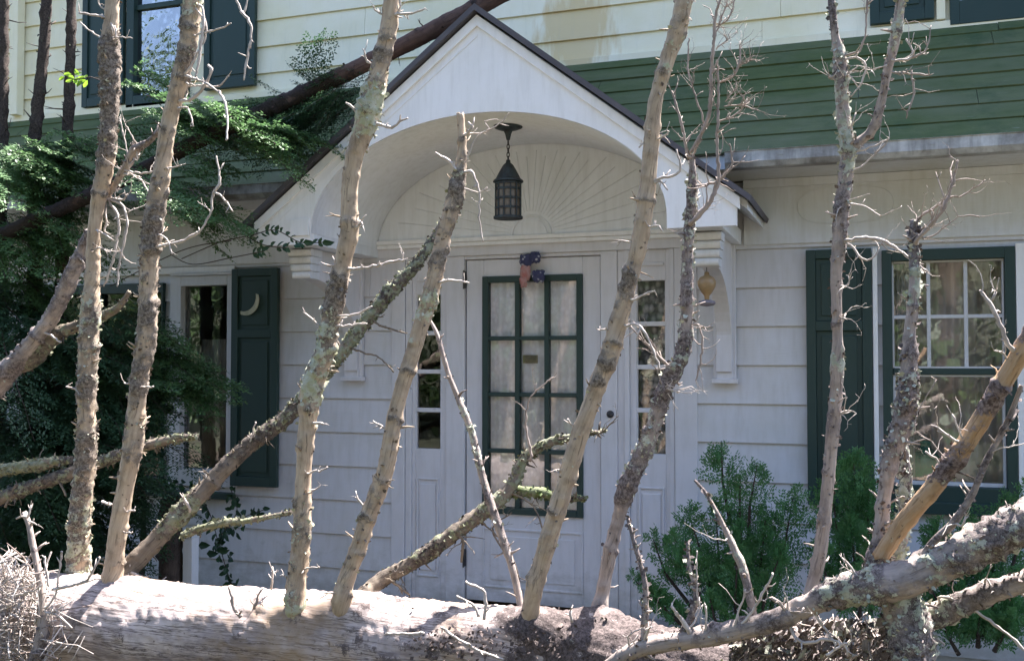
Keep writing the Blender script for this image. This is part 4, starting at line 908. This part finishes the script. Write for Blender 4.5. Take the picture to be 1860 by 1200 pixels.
# knot burl on limb and burl on the log
# ------------------------------------------------------------------ the broken lichen tree on the right
YR = -3.15
right = thing('broken_tree', P(1640, 1200, YR), 'lichen covered broken trunk with a smooth tan break, reaching in from the lower right', 'fallen tree')
R1 = up([(1095, 1212, 20, .2, 0), (1150, 1182, 34, .25, .0), (1200, 1168, 38, .25, .0), (1300, 1152, 42, .2, .05), (1400, 1128, 42, .2, .1), (1470, 1098, 46, .3, .2), (1530, 1072, 60, .8, .6), (1590, 1062, 74, .8, .65), (1640, 1055, 76, .05, .1), (1680, 1038, 76, .5, .4), (1720, 1018, 78, .6, .5), (1800, 978, 80, .65, .45), (1900, 930, 82, .6, .5), (2000, 882, 82, .6, .5)], YR, YR, 'greylimb', 41, name='trunk', parent=right, stubs=26, flakes=700, seg=28, flake_size=.75)
R2 = up([(1600, 1010, 36, .5, .6), (1640, 950, 38, .0, 0), (1695, 885, 38, .1, .1), (1712, 862, 37, .8, .4), (1735, 832, 40, .75, .2), (1755, 805, 38, .1, 0), (1780, 765, 39, .15, .0), (1796, 738, 39, .85, .1), (1815, 705, 39, .6, 0), (1840, 665, 40, .1, .0), (1890, 585, 40, .3, 0)], YR+.05, YR-.1, 'orange', 37, parent=right, stubs=12, flakes=260)
R3 = up([(1660, 1128, 58, .6, .7), (1720, 1108, 52, .5, .6), (1790, 1078, 46, .4, .3), (1860, 1055, 42, .5, .2), (1960, 1020, 42, .5, .2)], YR+.1, YR+.05, 'greylimb', 43, parent=right, stubs=10, flakes=420)
R4 = up([(1630, 1075, 78, .6, .7), (1650, 1140, 86, .7, .6), (1665, 1220, 92, .7, .5)], YR+.05, YR+.02, 'greylimb', 44, parent=right, stubs=8, flakes=800, seg=24)
L8 = up([(1585, 1060, 60, .7, .6), (1598, 1000, 40, .6, .4), (1606, 900, 29, .1, .05), (1620, 830, 36, .5, .4), (1640, 760, 44, .85, .5), (1650, 690, 40, .8, .5), (1652, 610, 25, .3, .2), (1661, 520, 24, .4, .7), (1660, 450, 19, .7, .4), (1661, 402, 17, .7, .2)], YR+.1, YR+.2, 'greylimb', 45, parent=right, stubs=24, flakes=700)
up([(1625, 1030, 34, .7, .7), (1640, 960, 28, .8, .7), (1645, 880, 24, .8, .7), (1640, 800, 20, .8, .6)], YR+.15, YR+.22, 'greylimb', 46, parent=right, stubs=14, flakes=700)
R5 = up([(1655, 1050, 18, .4, .4), (1690, 990, 15, .4, .2), (1735, 945, 17, .5, .2), (1770, 890, 13, .4, .1), (1790, 840, 12, .4, .2), (1830, 765, 12, .3, .1), (1855, 700, 9, .3, .1)], YR, YR-.05, 'greylimb', 47, parent=right, stubs=10, flakes=120, seg=10)
R6 = up([(1372, 1130, 15, .4, .1), (1352, 1040, 18, .5, .5), (1335, 1000, 17, .4, .5), (1312, 950, 10, .2, .2), (1285, 900, 7, .3, .2), (1262, 872, 5, .4, .1)], YR+.05, YR+.12, 'greylimb', 48, parent=right, stubs=6, flakes=260, seg=10)
R7 = up([(1168, 1170, 15, .6, .2), (1172, 1110, 14, .6, .2), (1172, 1060, 11, .5, .2), (1155, 995, 10, .6, .2), (1140, 940, 6, .5, .1)], YR, YR+.06, 'greylimb', 49, parent=right, stubs=16, flakes=420, seg=8, stub_len=.02)
R8 = up([(1240, 1150, 18, .5, .3), (1258, 1110, 13, .5, .3), (1264, 1070, 11, .6, .3), (1252, 1030, 9, .6, .2), (1249, 985, 7, .6, .2)], YR, YR+.05, 'greylimb', 50, parent=right, stubs=14, flakes=420, seg=8, stub_len=.02)
for k, t in enumerate([
 (L8, [(1668, 432, 12), (1700, 400, 11), (1722, 360, 11), (1735, 315, 7), (1739, 290, 5)], YR+.2, 'greylimb'), (L8, [(1720, 362, 6), (1750, 355, 4), (1790, 325, 3)], YR+.2, 'greylimb'), (L8, [(1690, 408, 5), (1693, 385, 6)], YR+.2, 'greylimb'), (L8, [(1665, 425, 6), (1690, 430, 5), (1740, 395, 4), (1780, 393, 3)], YR+.2, 'greylimb'),
 (R2, [(1832, 625, 13), (1812, 580, 12), (1797, 550, 12), (1780, 527, 8)], YR-.15), (R2, [(1800, 545, 8), (1808, 530, 7)], YR-.15), (R2, [(1705, 840, 7), (1690, 828, 6), (1680, 820, 5)], YR-.05), (R2, [(1745, 790, 7), (1737, 770, 6), (1730, 752, 5)], YR-.05), (R2, [(1735, 800, 7), (1715, 785, 6), (1696, 774, 4)], YR-.05), (R2, [(1820, 640, 5), (1805, 637, 4)], YR-.1), (R2, [(1715, 830, 4), (1690, 800, 4), (1660, 770, 3), (1700, 690, 3)], YR, 'greylimb'),
 (R5, [(1815, 815, 4), (1860, 805, 3)], YR), (R5, [(1745, 955, 7), (1755, 935, 5)], YR),
 (R3, [(1705, 1085, 8), (1745, 1092, 9), (1790, 1122, 9), (1830, 1150, 9), (1870, 1190, 8)], YR-.05), (R3, [(1665, 1120, 8), (1690, 1145, 7), (1716, 1172, 6)], YR-.05), (R3, [(1790, 1050, 6), (1812, 1080, 5)], YR-.06),
 (R1, [(1342, 1140, 9), (1372, 1100, 8), (1405, 1040, 6)], YR-.05), (R1, [(1335, 1135, 7), (1345, 1100, 6), (1355, 1068, 5)], YR), (R1, [(1430, 1110, 14), (1415, 1095, 12), (1402, 1085, 9)], YR-.08, 'greylimb'), (R1, [(1430, 1105, 5), (1430, 1085, 4)], YR-.05), (R1, [(1560, 1050, 8), (1545, 1030, 7), (1530, 1012, 5)], YR-.08), (R1, [(1515, 1075, 8), (1508, 1060, 5)], YR-.08), (R1, [(1282, 1140, 7), (1282, 1100, 5)], YR), (R1, [(1250, 1140, 14), (1225, 1110, 9), (1222, 1095, 6)], YR-.03), (R1, [(1140, 1155, 5), (1165, 1140, 3)], YR-.04), (R1, [(1175, 1145, 8), (1185, 1138, 6)], YR-.05),
 (R1, [(1455, 1165, 10), (1500, 1160, 9), (1535, 1172, 8), (1540, 1190, 6)], YR-.12), (R1, [(1505, 1150, 7), (1520, 1170, 6)], YR-.12), (R1, [(1500, 1190, 7), (1540, 1165, 6)], YR-.12), (R1, [(1265, 1000, 4), (1265, 1060, 4), (1270, 1100, 4)], YR), 
 (R6, [(1315, 980, 4), (1290, 977, 3)], YR+.1)]):
    twig(t[0], t[1], t[2], t[3] if len(t) > 3 else 'twig', seed=100+k, lich=.2, sub=4, bush=(6 if t[0] is L8 else 1))

# ------------------------------------------------------------------ dead branches on the left
lf = thing('dead_branch', P(-60, 740, -2.3), 'forked dead branch rising from the left behind the leftmost standing limb', 'branch')
A1 = up([(-60, 760, 50, .2, .1), (0, 690, 46, .3, .1), (50, 635, 38, .3, .1), (85, 590, 34, .5, .2), (110, 545, 30, .3, .1), (130, 500, 34, .7, .2), (150, 455, 26, .6, .1), (165, 420, 22, .5, .1)], -2.35, -2.45, 'greylimb', 51, parent=lf, stubs=12, flakes=200)
A2 = up([(20, 670, 36, .3, .4), (60, 650, 36, .5, .6), (100, 610, 30, .5, .6), (145, 590, 22, .5, .5), (185, 575, 20, .4, .7), (215, 558, 16, .3, .6), (235, 530, 9, .3, .3)], -2.35, -2.4, 'olive', 52, parent=lf, stubs=10, flakes=300)
twig(A1, [(72, 602, 7), (95, 610, 6), (110, 622, 4)], -2.42); twig(A1, [(130, 470, 6), (145, 470, 5), (153, 478, 3)], -2.45)
mb = thing('mossy_branch', P(-40, 920, -2.2), 'green mossy branch sloping up to the right in front of the lower left window', 'branch')
A3 = up([(-60, 925, 34, .4, .5), (0, 905, 31, .5, .5), (60, 882, 26, .5, .5), (130, 858, 27, .5, .5), (220, 825, 22, .5, .6), (300, 800, 20, .6, .6), (360, 792, 11, .6, .6)], -2.3, -2.1, 'olive', 53, parent=mb, stubs=24, flakes=700)
up([(-40, 860, 24, .5, .9), (60, 845, 26, .5, .95), (130, 835, 16, .5, .6)], -2.25, -2.2, 'olive', 54, parent=mb, stubs=14, flakes=700)
twig(A3, [(30, 880, 9), (10, 920, 8)], -2.3, 'mossy'); twig(A3, [(105, 870, 6), (120, 900, 6)], -2.25, 'mossy')
b1 = thing('dead_stick', P(75, 1200, -3.05), 'forked upright dead stick rising from the pale brush pile at lower left', 'stick')
B1 = up([(60, 1215, 30, .6, .2), (76, 1150, 24, .5, .2), (78, 1110, 20, .2, .1), (74, 1060, 16, .1, 0), (62, 1000, 13, .1, 0), (52, 950, 12, .1, 0), (44, 932, 13, .2, 0)], -3.05, -3.0, 'greylimb', 55, parent=b1, stubs=8, flakes=160, seg=10, name='stem')
for t in ([(48, 938, 9), (38, 938, 6), (30, 940, 4)], [(50, 940, 6), (55, 925, 5), (57, 915, 4)], [(52, 945, 5), (68, 952, 4)], [(80, 1105, 8), (100, 1080, 6), (112, 1000, 6)], [(88, 1065, 6), (80, 1010, 6)], [(82, 1110, 7), (110, 1120, 6), (130, 1140, 5)], [(20, 1082, 7), (60, 1072, 6), (75, 1062, 5)], [(95, 1070, 8), (140, 1060, 9), (160, 1050, 7), (181, 1012, 5)], [(140, 1062, 5), (180, 1050, 4)]):
    twig(b1, t, -3.05)
# brush pile, an uncountable tangle
br = MB(); r_ = random.Random(5)
for k in range(900):
    px = r_.gauss(30, 46); top = 1010+max(0, px-40)*1.1 if px > 0 else 1010
    py = r_.uniform(top, 1230); Y = r_.uniform(-3.08, -2.80)
    p = P(px, py, Y); l = r_.uniform(.02, .20); d = Vector((r_.gauss(0, 1), r_.gauss(0, .7), r_.gauss(0, .7))).normalized()
    if p.z < -.1: continue
    w_ = r_.uniform(.0009, .0034); b_ = d.orthogonal()*l*.07*r_.uniform(-1, 1)
    br.tube([p-d*l*.5, p+b_, p+d*l*.5], [w_, w_, w_*.6], 5, (r_.choice((.1, .2, .3, .5, .8)), .1, 0))
tag(br.build('brush_pile', M['twig'], smooth=True), 'tangle of pale dead twigs heaped at the left end of the log', 'brush', kind='stuff')
db_ = MB(); r_ = random.Random(9)
for k in range(1500):
    px = r_.uniform(1330, 1640); py = r_.uniform(1128+max(0, 1450-px)*.25, 1225); Y = r_.uniform(-3.1, -2.9); p = P(px, py, Y)
    d = Vector((r_.gauss(0, 1), r_.gauss(0, 1), r_.gauss(0, 1))).normalized(); e = d.orthogonal().normalized(); f_ = d.cross(e); sz = r_.uniform(.006, .024)
    wv = (r_.uniform(.4, 1), r_.uniform(0, .7), 0)
    if k % 5: db_.add([p-e*sz, p-f_*sz*.6+d*sz*.2, p+e*sz+d*sz*.3, p+f_*sz*.7, p-e*sz*.3+f_*sz*.9-d*sz*.2], [(0, 1, 2, 3, 4)], wv)
    else: db_.tube([p-e*sz*2, p+d*sz*.3, p+e*sz*2], [.002, .0025, .0012], 5, (.4, .2, 0))
tag(db_.build('bark_debris', M['greylimb'], smooth=True), 'crumbly heap of bark and lichen under the broken trunk', 'debris', kind='stuff')
cr = MB(); r_ = random.Random(10)
for k in range(900):
    px = r_.gauss(880, 120); py = r_.gauss(1165, 22)
    if px > 1120 or px < 740 or py < 1138 or k % 2: continue
    Y = YL-.19+.0*k; p = P(px, py, Y)+Vector((0, r_.uniform(.0, .03), 0)); sz = r_.uniform(.004, .010)
    d = Vector((r_.gauss(0, 1), r_.gauss(0, 1), r_.gauss(0, 1))).normalized(); e = d.orthogonal().normalized()*sz; f_ = d.cross(e).normalized()*sz
    cr.add([p-e, p+f_*.7+d*sz*.4, p+e+d*sz*.2, p-f_*.8-d*sz*.2], [(0, 1, 2, 3)], (.9, r_.uniform(0, .35), 0))
tag(cr.build('flaking_bark', M['log'], fallen), kind='stuff')

# ------------------------------------------------------------------ leaning pole
po = wood('leaning_trunk', None, from_px([(960, -34, 34, .1, 0), (868, 13, 37, .1, 0), (690, 104, 36, .2, 0), (500, 193, 33, .9, .1), (350, 262, 31, .9, .1), (200, 338, 30, .9, .2), (60, 402, 30, .9, .2), (-90, 470, 30, .9, .2)], -.62, -1.5), M['pole'], 61, rough=.4, stubs=6, flakes=20)
tag(po, 'reddish brown trunk leaning across the roof from upper middle to lower left', 'fallen trunk')

# ------------------------------------------------------------------ foliage
def spray(q, st, p0, d, length, r_, leaf=.024, lw=.006, droop=.25, dens=1.0, flat=None):
    "a flat conifer bough: stem, side twigs, many small needle quads"
    flat = flat or Vector((0, 0, 1)); d = d.normalized(); side = d.cross(flat).normalized(); nrm = side.cross(d).normalized()
    n_ = max(4, int(length/.035)); p = p0.copy(); pts = [p.copy()]
    for i in range(n_):
        d = (d+Vector((r_.gauss(0, .05), r_.gauss(0, .05), r_.gauss(0, .04)-droop*.09))).normalized(); p = p+d*length/n_; pts.append(p.copy())
        tl = length*.42*(1-i/n_)**.8*r_.uniform(.6, 1.1)+.03
        for s in (1, -1):
            td = (d*.75+side*s+nrm*r_.gauss(0, .15)).normalized(); tp = p.copy(); m_ = max(2, int(tl/.012*dens)); shade = r_.random()
            for k in range(m_):
                td = (td+Vector((0, 0, -droop*.03))+d*.02).normalized(); tp = tp+td*tl/m_
                for s2 in (1, -1):
                    ld = (td*r_.uniform(.3, 1.1)+(td.cross(nrm))*s2+nrm*r_.gauss(0, .4)).normalized(); L = leaf*r_.uniform(.55, 1.3); tp2 = tp+td*r_.uniform(-.006, .006)+nrm*r_.gauss(0, .003); wv = ld.cross(nrm)*lw
                    q.add([tp2-wv*.4, tp2+ld*L*.5-wv*1.1, tp2+ld*L, tp2+ld*L*.5+wv*1.1, ], [(0, 1, 2, 3)], (min(1, shade*.6+r_.random()*.4), 0, 0))
    if st is not None: st.tube(pts, [max(.0012, .006*length*(1-i/len(pts))) for i in range(len(pts))], 5, (.5, .1, 0))
def conifer(name, label, cat, base, tip, rad, boughs, m, seed, group=None, leaf=.027, lw=.0064, dens=1.0, droop=.25):
    r_ = random.Random(seed); t = thing(name, base, label, cat, group)
    n_ = 7; pts = [(base.x+(tip.x-base.x)*i/n_+r_.gauss(0, .012), base.y+(tip.y-base.y)*i/n_, base.z+(tip.z-base.z)*i/n_, rad*(1-.5*i/n_), .8, .25) for i in range(n_+1)]
    wood('trunk', t, pts, M['living'], seed, stubs=14, flakes=30, step=.03, stub_len=.12)
    for (ax, ay, bx, by, Y, ln) in boughs:
        q = MB(); st = MB(); p0 = P(ax, ay, Y); p1 = P(bx, by, Y-r_.uniform(0, .25)); d = p1-p0
        for k in range(ln+3 if m == 'spruce' else ln+2):
            off = Vector((r_.gauss(0, .05), r_.gauss(0, .12), r_.gauss(0, .05)))
            dd = d+Vector((r_.gauss(0, .12), r_.gauss(0, .3), r_.gauss(0, .08)))*d.length
            spray(q, st, p0+off, dd, d.length*r_.uniform(.7, 1.1), r_, leaf, lw, droop, dens)
        b_ = st.build('bough', M['living'], t); q.build('foliage', M[m], b_)
    return t
G0 = -.25
def gp_(px, py, Y, z=G0): p = P(px, py, Y); return Vector((p.x, p.y, z))
HG = 'hemlock trees at the left corner'
conifer('hemlock_tree', 'hemlock with green boughs at far left, second trunk from the photo edge', 'tree', gp_(40, 500, -1.05), P(85, -60, -1.0), .055,
        [(40, 300, 190, 300, -1.2, 5), (60, 255, 170, 275, -1.1, 4), (20, 270, 130, 330, -1.2, 5), (0, 330, 160, 380, -1.15, 5), (60, 400, 170, 440, -1.2, 4), (10, 400, 140, 470, -1.25, 5), (-20, 430, 100, 500, -1.2, 4), (-40, 240, 60, 330, -1.1, 4), (20, 470, 150, 520, -1.1, 3)], 'hemlock', 71, HG)
conifer('hemlock_tree', 'slim bare hemlock trunk, third from left, crossing the upper white wall', 'tree', gp_(100, 500, -.95), P(134, -60, -.9), .05,
        [(110, 250, 240, 300, -1.0, 3), (230, 215, 330, 270, -1.0, 4), (300, 190, 420, 230, -1.05, 5), (390, 205, 510, 235, -1.05, 5), (470, 230, 600, 262, -1.08, 5), (420, 250, 560, 290, -1.1, 4), (330, 215, 430, 260, -1.0, 4), (220, 150, 300, 160, -1.0, 3), (300, 330, 420, 410, -1.1, 3), (330, 370, 440, 420, -1.12, 3), (360, 300, 440, 330, -1.0, 2)], 'hemlock', 72, HG)
conifer('hemlock_tree', 'dark hemlock trunk at the extreme left edge with low dark boughs', 'tree', gp_(2, 500, -1.1), P(8, -60, -1.05), .06,
        [(0, 560, 180, 600, -1.3, 4), (0, 620, 200, 660, -1.3, 4), (-20, 700, 150, 740, -1.35, 4), (60, 590, 280, 640, -1.25, 4), (150, 640, 300, 690, -1.25, 4), (0, 760, 200, 800, -1.4, 4), (100, 700, 280, 760, -1.3, 3), (190, 800, 340, 810, -1.3, 3), (-20, 520, 90, 560, -1.2, 4), (0, 850, 150, 900, -1.4, 4), (-20, 900, 130, 960, -1.3, 5), (60, 880, 260, 930, -1.2, 5), (140, 840, 320, 880, -1.15, 4), (100, 940, 280, 1000, -1.2, 5), (180, 740, 320, 760, -1.1, 5), (-20, 980, 140, 1040, -1.3, 4), (30, 760, 240, 850, -1.2, 5), (190, 560, 300, 600, -1.1, 5)], 'spruce', 73, HG, droop=.4)
conifer('hemlock_tree', 'low green hemlock sapling spreading in front of the narrow left window', 'tree', gp_(260, 900, -.85), P(262, 560, -.8), .02,
        [(270, 620, 420, 640, -.9, 3), (280, 660, 440, 680, -.9, 4), (260, 590, 350, 600, -.85, 2), (300, 700, 420, 700, -.9, 3), (200, 680, 300, 720, -.9, 4), (180, 610, 280, 650, -.9, 3)], 'hemlock', 74, HG)
sp = thing('spruce_bough', P(560, 130, -.8), 'dark spruce bough lying along the leaning trunk below the eaves', 'bough')
q = MB(); st = MB(); r_ = random.Random(75)
for (ax, ay, bx, by, ln) in ((600, 170, 520, 260, 6), (560, 200, 440, 270, 6), (650, 170, 560, 240, 6), (500, 200, 380, 250, 6), (640, 130, 580, 150, 5), (560, 150, 575, 85, 2), (590, 160, 535, 120, 2), (520, 175, 470, 150, 2), (640, 140, 560, 135, 4), (620, 160, 520, 190, 5), (660, 150, 600, 200, 5), (560, 190, 450, 220, 5), (600, 210, 500, 240, 4), (640, 180, 610, 240, 4)):
    p0 = P(ax, ay, -.85); d = P(bx, by, -.95)-p0
    for k in range(ln): spray(q, st, p0+Vector((r_.gauss(0, .03), r_.gauss(0, .06), r_.gauss(0, .03))), d+Vector((r_.gauss(0, .15), r_.gauss(0, .2), r_.gauss(0, .08)))*d.length, d.length*r_.uniform(.8, 1.3), r_, .020, .0042, 0, 1.1)
st.build('stem', M['living'], sp); q.build('needles', M['spruce'], sp)

def cedar(label, base, plumes, seed, fill=True):
    t = thing('cedar_shrub', base, label, 'shrub', 'cedar shrubs by the house'); r_ = random.Random(seed)
    q = MB(); st = MB()
    for (px, py, Y, h_, n_) in plumes:
        top = P(px, py, Y); mp = MPP(px, py, Y); bot = Vector((base.x*.5+top.x*.5, Y+.05, top.z-h_*mp))
        st.tube([bot, (bot+top)/2+Vector((r_.gauss(0, .015), 0, 0)), top], [.012, .007, .002], 6, (.6, .1, 0))
        for k in range(int(n_*.7)):
            u = r_.random()**.8; p = bot.lerp(top, u); ang = r_.uniform(0, 2*math.pi)
            d = Vector((math.cos(ang), math.sin(ang)*.7, r_.uniform(.5, 1.3))); L = (.24*(1-u)+.06)*r_.uniform(.6, 1.1)*min(1, h_*mp*1.6)
            fl = Vector((-math.sin(ang), math.cos(ang), r_.gauss(0, .3)))
            spray(q, None, p, d, L, r_, .020, .0031, .12, 1.5, fl)
    st.build('stem', M['living'], t); q.build('foliage', M['cedar'], t)
cedar('tall feathery cedar shrub against the clapboards right of the door', gp_(1340, 1000, -.75), [(1310, 800, -.8, 150, 22), (1375, 845, -.8, 150, 26), (1345, 860, -.8, 130, 18), (1300, 925, -.85, 200, 40), (1250, 930, -.9, 170, 34), (1390, 945, -.85, 190, 45), (1440, 905, -.8, 240, 50), (1345, 960, -.9, 170, 40), (1185, 975, -.95, 130, 34), (1225, 975, -1.0, 130, 34), (1340, 1010, -1.0, 150, 30), (1420, 1000, -1.0, 150, 34), (1180, 1075, -1.1, 70, 34), (1150, 1050, -1.1, 80, 26), (1290, 1085, -1.1, 70, 26)], 81)
cedar('bushy dark cedar shrub in front of the right shutter', gp_(1560, 1000, -.7), [(1550, 830, -.7, 260, 60), (1510, 880, -.75, 220, 45), (1580, 870, -.7, 220, 45), (1545, 950, -.8, 160, 40), (1600, 980, -.85, 140, 35), (1490, 990, -.9, 120, 30), (1560, 1040, -1., 100, 30)], 82)
cedar('low dark cedar shrub below the right window sill', gp_(1760, 1050, -.6), [(1700, 960, -.65, 170, 45), (1760, 940, -.65, 200, 45), (1820, 905, -.6, 240, 55), (1870, 890, -.6, 250, 50), (1680, 1040, -.8, 110, 30), (1740, 1070, -.9, 90, 30), (1800, 1060, -.9, 100, 35), (1850, 1040, -.9, 130, 40), (1780, 1110, -1.0, 70, 35), (1840, 1120, -1.0, 70, 35), (1710, 1120, -1.0, 70, 30)], 83)

def leaf_on(q, p, d, L, wd_, r_, n_=None):
    d = d.normalized(); s = d.cross(Vector((r_.gauss(0, .4), -1, r_.gauss(0, .5)))).normalized(); k = s.cross(d)
    q.add([p, p+d*L*.35+s*wd_*.5+k*wd_*.12, p+d*L*.75+s*wd_*.36+k*.1*wd_, p+d*L-k*L*.12, p+d*L*.75-s*wd_*.36+k*.1*wd_, p+d*L*.35-s*wd_*.5+k*wd_*.12, p+d*L*.5], [(0, 1, 6), (1, 2, 6), (2, 3, 6), (3, 4, 6), (4, 5, 6), (5, 0, 6)], (r_.random(), 0, 0))
# beech sprig by the left bracket
sg = thing('beech_sprig', P(430, 420, -1.1), 'leafy beech sprig crossing the lower left corner of the portico gable', 'branch')
q = MB(); st = MB(); r_ = random.Random(91)
for path in ([(330, 470), (400, 440), (455, 428), (500, 418), (545, 440), (585, 440)], [(440, 425), (480, 445), (520, 450)], [(200, 520), (330, 455), (420, 437)], [(310, 462), (350, 480), (420, 468), (480, 456)]):
    C = [Vector(c[:3]) for c in catmull(from_px([(a, b_, 3) for a, b_ in path], -1.15, -1.15), .03)]
    st.tube(C, [.003]*len(C), 5, (.6, 0, 0))
    for i in range(1, len(C)):
        if C[i].x < P(450, 430, -1.15).x: continue
        for s in (1, -1):
            if r_.random() < .75: leaf_on(q, C[i], (C[i]-C[i-1]).normalized()+Vector((0, r_.gauss(0, .4), s*.9)), r_.uniform(.03, .055), r_.uniform(.018, .028), r_)
for (px, py) in ((565, 440), (548, 446), (600, 440)): leaf_on(q, P(px-15, py, -1.16), Vector((1, -.2, -.1)), .085, .04, r_)
st.build('stem', M['living'], sg); q.build('foliage', M['ivy'], sg)
# lime leaves, upper left
sg = thing('maple_sprig', P(170, 165, -1.6), 'small sunlit yellow green maple sprig beside the leftmost limb', 'branch')
q = MB(); st = MB(); r_ = random.Random(92)
C = [P(195, 150, -1.7), P(165, 140, -1.7), P(130, 145, -1.7)]; st.tube(C, [.003]*3, 5, (.6, 0, 0))
for k in range(16): leaf_on(q, P(r_.uniform(115, 160), r_.uniform(132, 152), -1.7), Vector((-1, r_.gauss(0, .3), r_.gauss(-.2, .4))), r_.uniform(.03, .055), .025, r_)
st.build('stem', M['living'], sg); q.build('foliage', M['lime'], sg)
# vine leaves at lower left
vn = thing('creeping_vine', P(380, 1050, -.5), 'dark leaved vine climbing the wall under the crescent shutter', 'vine')
q = MB(); st = MB(); r_ = random.Random(93)
for path in ([(420, 1060), (400, 980), (430, 930), (420, 890)], [(400, 1000), (380, 930), (350, 890), (300, 870)], [(410, 960), (440, 940), (480, 925)], [(300, 880), (270, 890), (240, 880)]):
    C = [Vector(c[:3]) for c in catmull(from_px([(a, b_, 3) for a, b_ in path], -.35, -.25), .025)]
    st.tube(C, [.003]*len(C), 5, (.6, 0, 0))
    for c in C:
        for _ in range(2): leaf_on(q, c+Vector((r_.gauss(0, .02), r_.gauss(0, .02), r_.gauss(0, .02))), Vector((r_.gauss(0, 1), -.3, r_.gauss(-.6, .6))), r_.uniform(.035, .065), r_.uniform(.025, .045), r_)
for (px, py) in ((375, 1005), (395, 1000), (360, 990)): leaf_on(q, P(px, py, -.6), Vector((1, -.2, .1)), .10, .05, r_)
st.build('stem', M['living'], vn); q.build('foliage', M['ivy'], vn)
# posts by the foundation
ps = MB(); p = P(346, 1060, -.7); top = P(346, 975, -.7).z; ps.box(p.x-.035, p.x+.035, -.735, -.665, G0, top); ps.prism([(p.x-.042, top), (p.x+.042, top), (p.x, top+.03)], 'y', -.742, -.658)
tag(ps.build('white_post', M['dull'], bevel=.004), 'short weathered white post behind the log at lower left', 'post')
tk = wood('tree_stump', None, [(*P(310, 1120, -.72), .075, .5, .1), (*P(310, 1000, -.72), .07, .5, .1), (*P(312, 905, -.7), .065, .4, .1)], M['living'], 95, stubs=2, flakes=60, step=.03)
tag(tk, 'brown snapped tree stump beside the short white post', 'stump')

# ------------------------------------------------------------------ wood across the yard (seen in the window panes)
fo = MB(); r_ = random.Random(99)
for k in range(34):
    x = r_.uniform(-17, 22); y = -15-abs(r_.gauss(0, 4)); h_ = r_.uniform(7, 12.5); rd_ = r_.uniform(.12, .25)
    fo.tube([Vector((x, y, -.3)), Vector((x+r_.gauss(0, .3), y, h_*.5)), Vector((x+r_.gauss(0, .4), y, h_))], [rd_, rd_*.7, .02], 8, mi_ if False else (.6, .1, 0))
ntr = len(fo.f)
for k in range(40000):
    x = r_.uniform(-19, 24); y = -14-abs(r_.gauss(0, 4)); h_ = 10+2.5*noise.noise(Vector((x*.35, y*.2, 3))); z = h_*r_.random()**.85
    if noise.noise(Vector((x*.55, y*.5, z*.55))) < -.15: continue
    s = r_.uniform(.10, .26); d = Vector((r_.gauss(0, 1), r_.gauss(0, 1), r_.gauss(0, 1))).normalized(); e = d.orthogonal().normalized()*s; f_ = d.cross(e)*.6; p = Vector((x, y, z))
    fo.add([p-e, p-f_, p+e, p+f_], [(0, 1, 2, 3)], (r_.random(), 0, 0), mi=1)
tag(fo.build('forest', [M['living'], M['wood_leaf']]), 'shaded forest across the yard mirrored in the window panes', 'forest', kind='stuff')
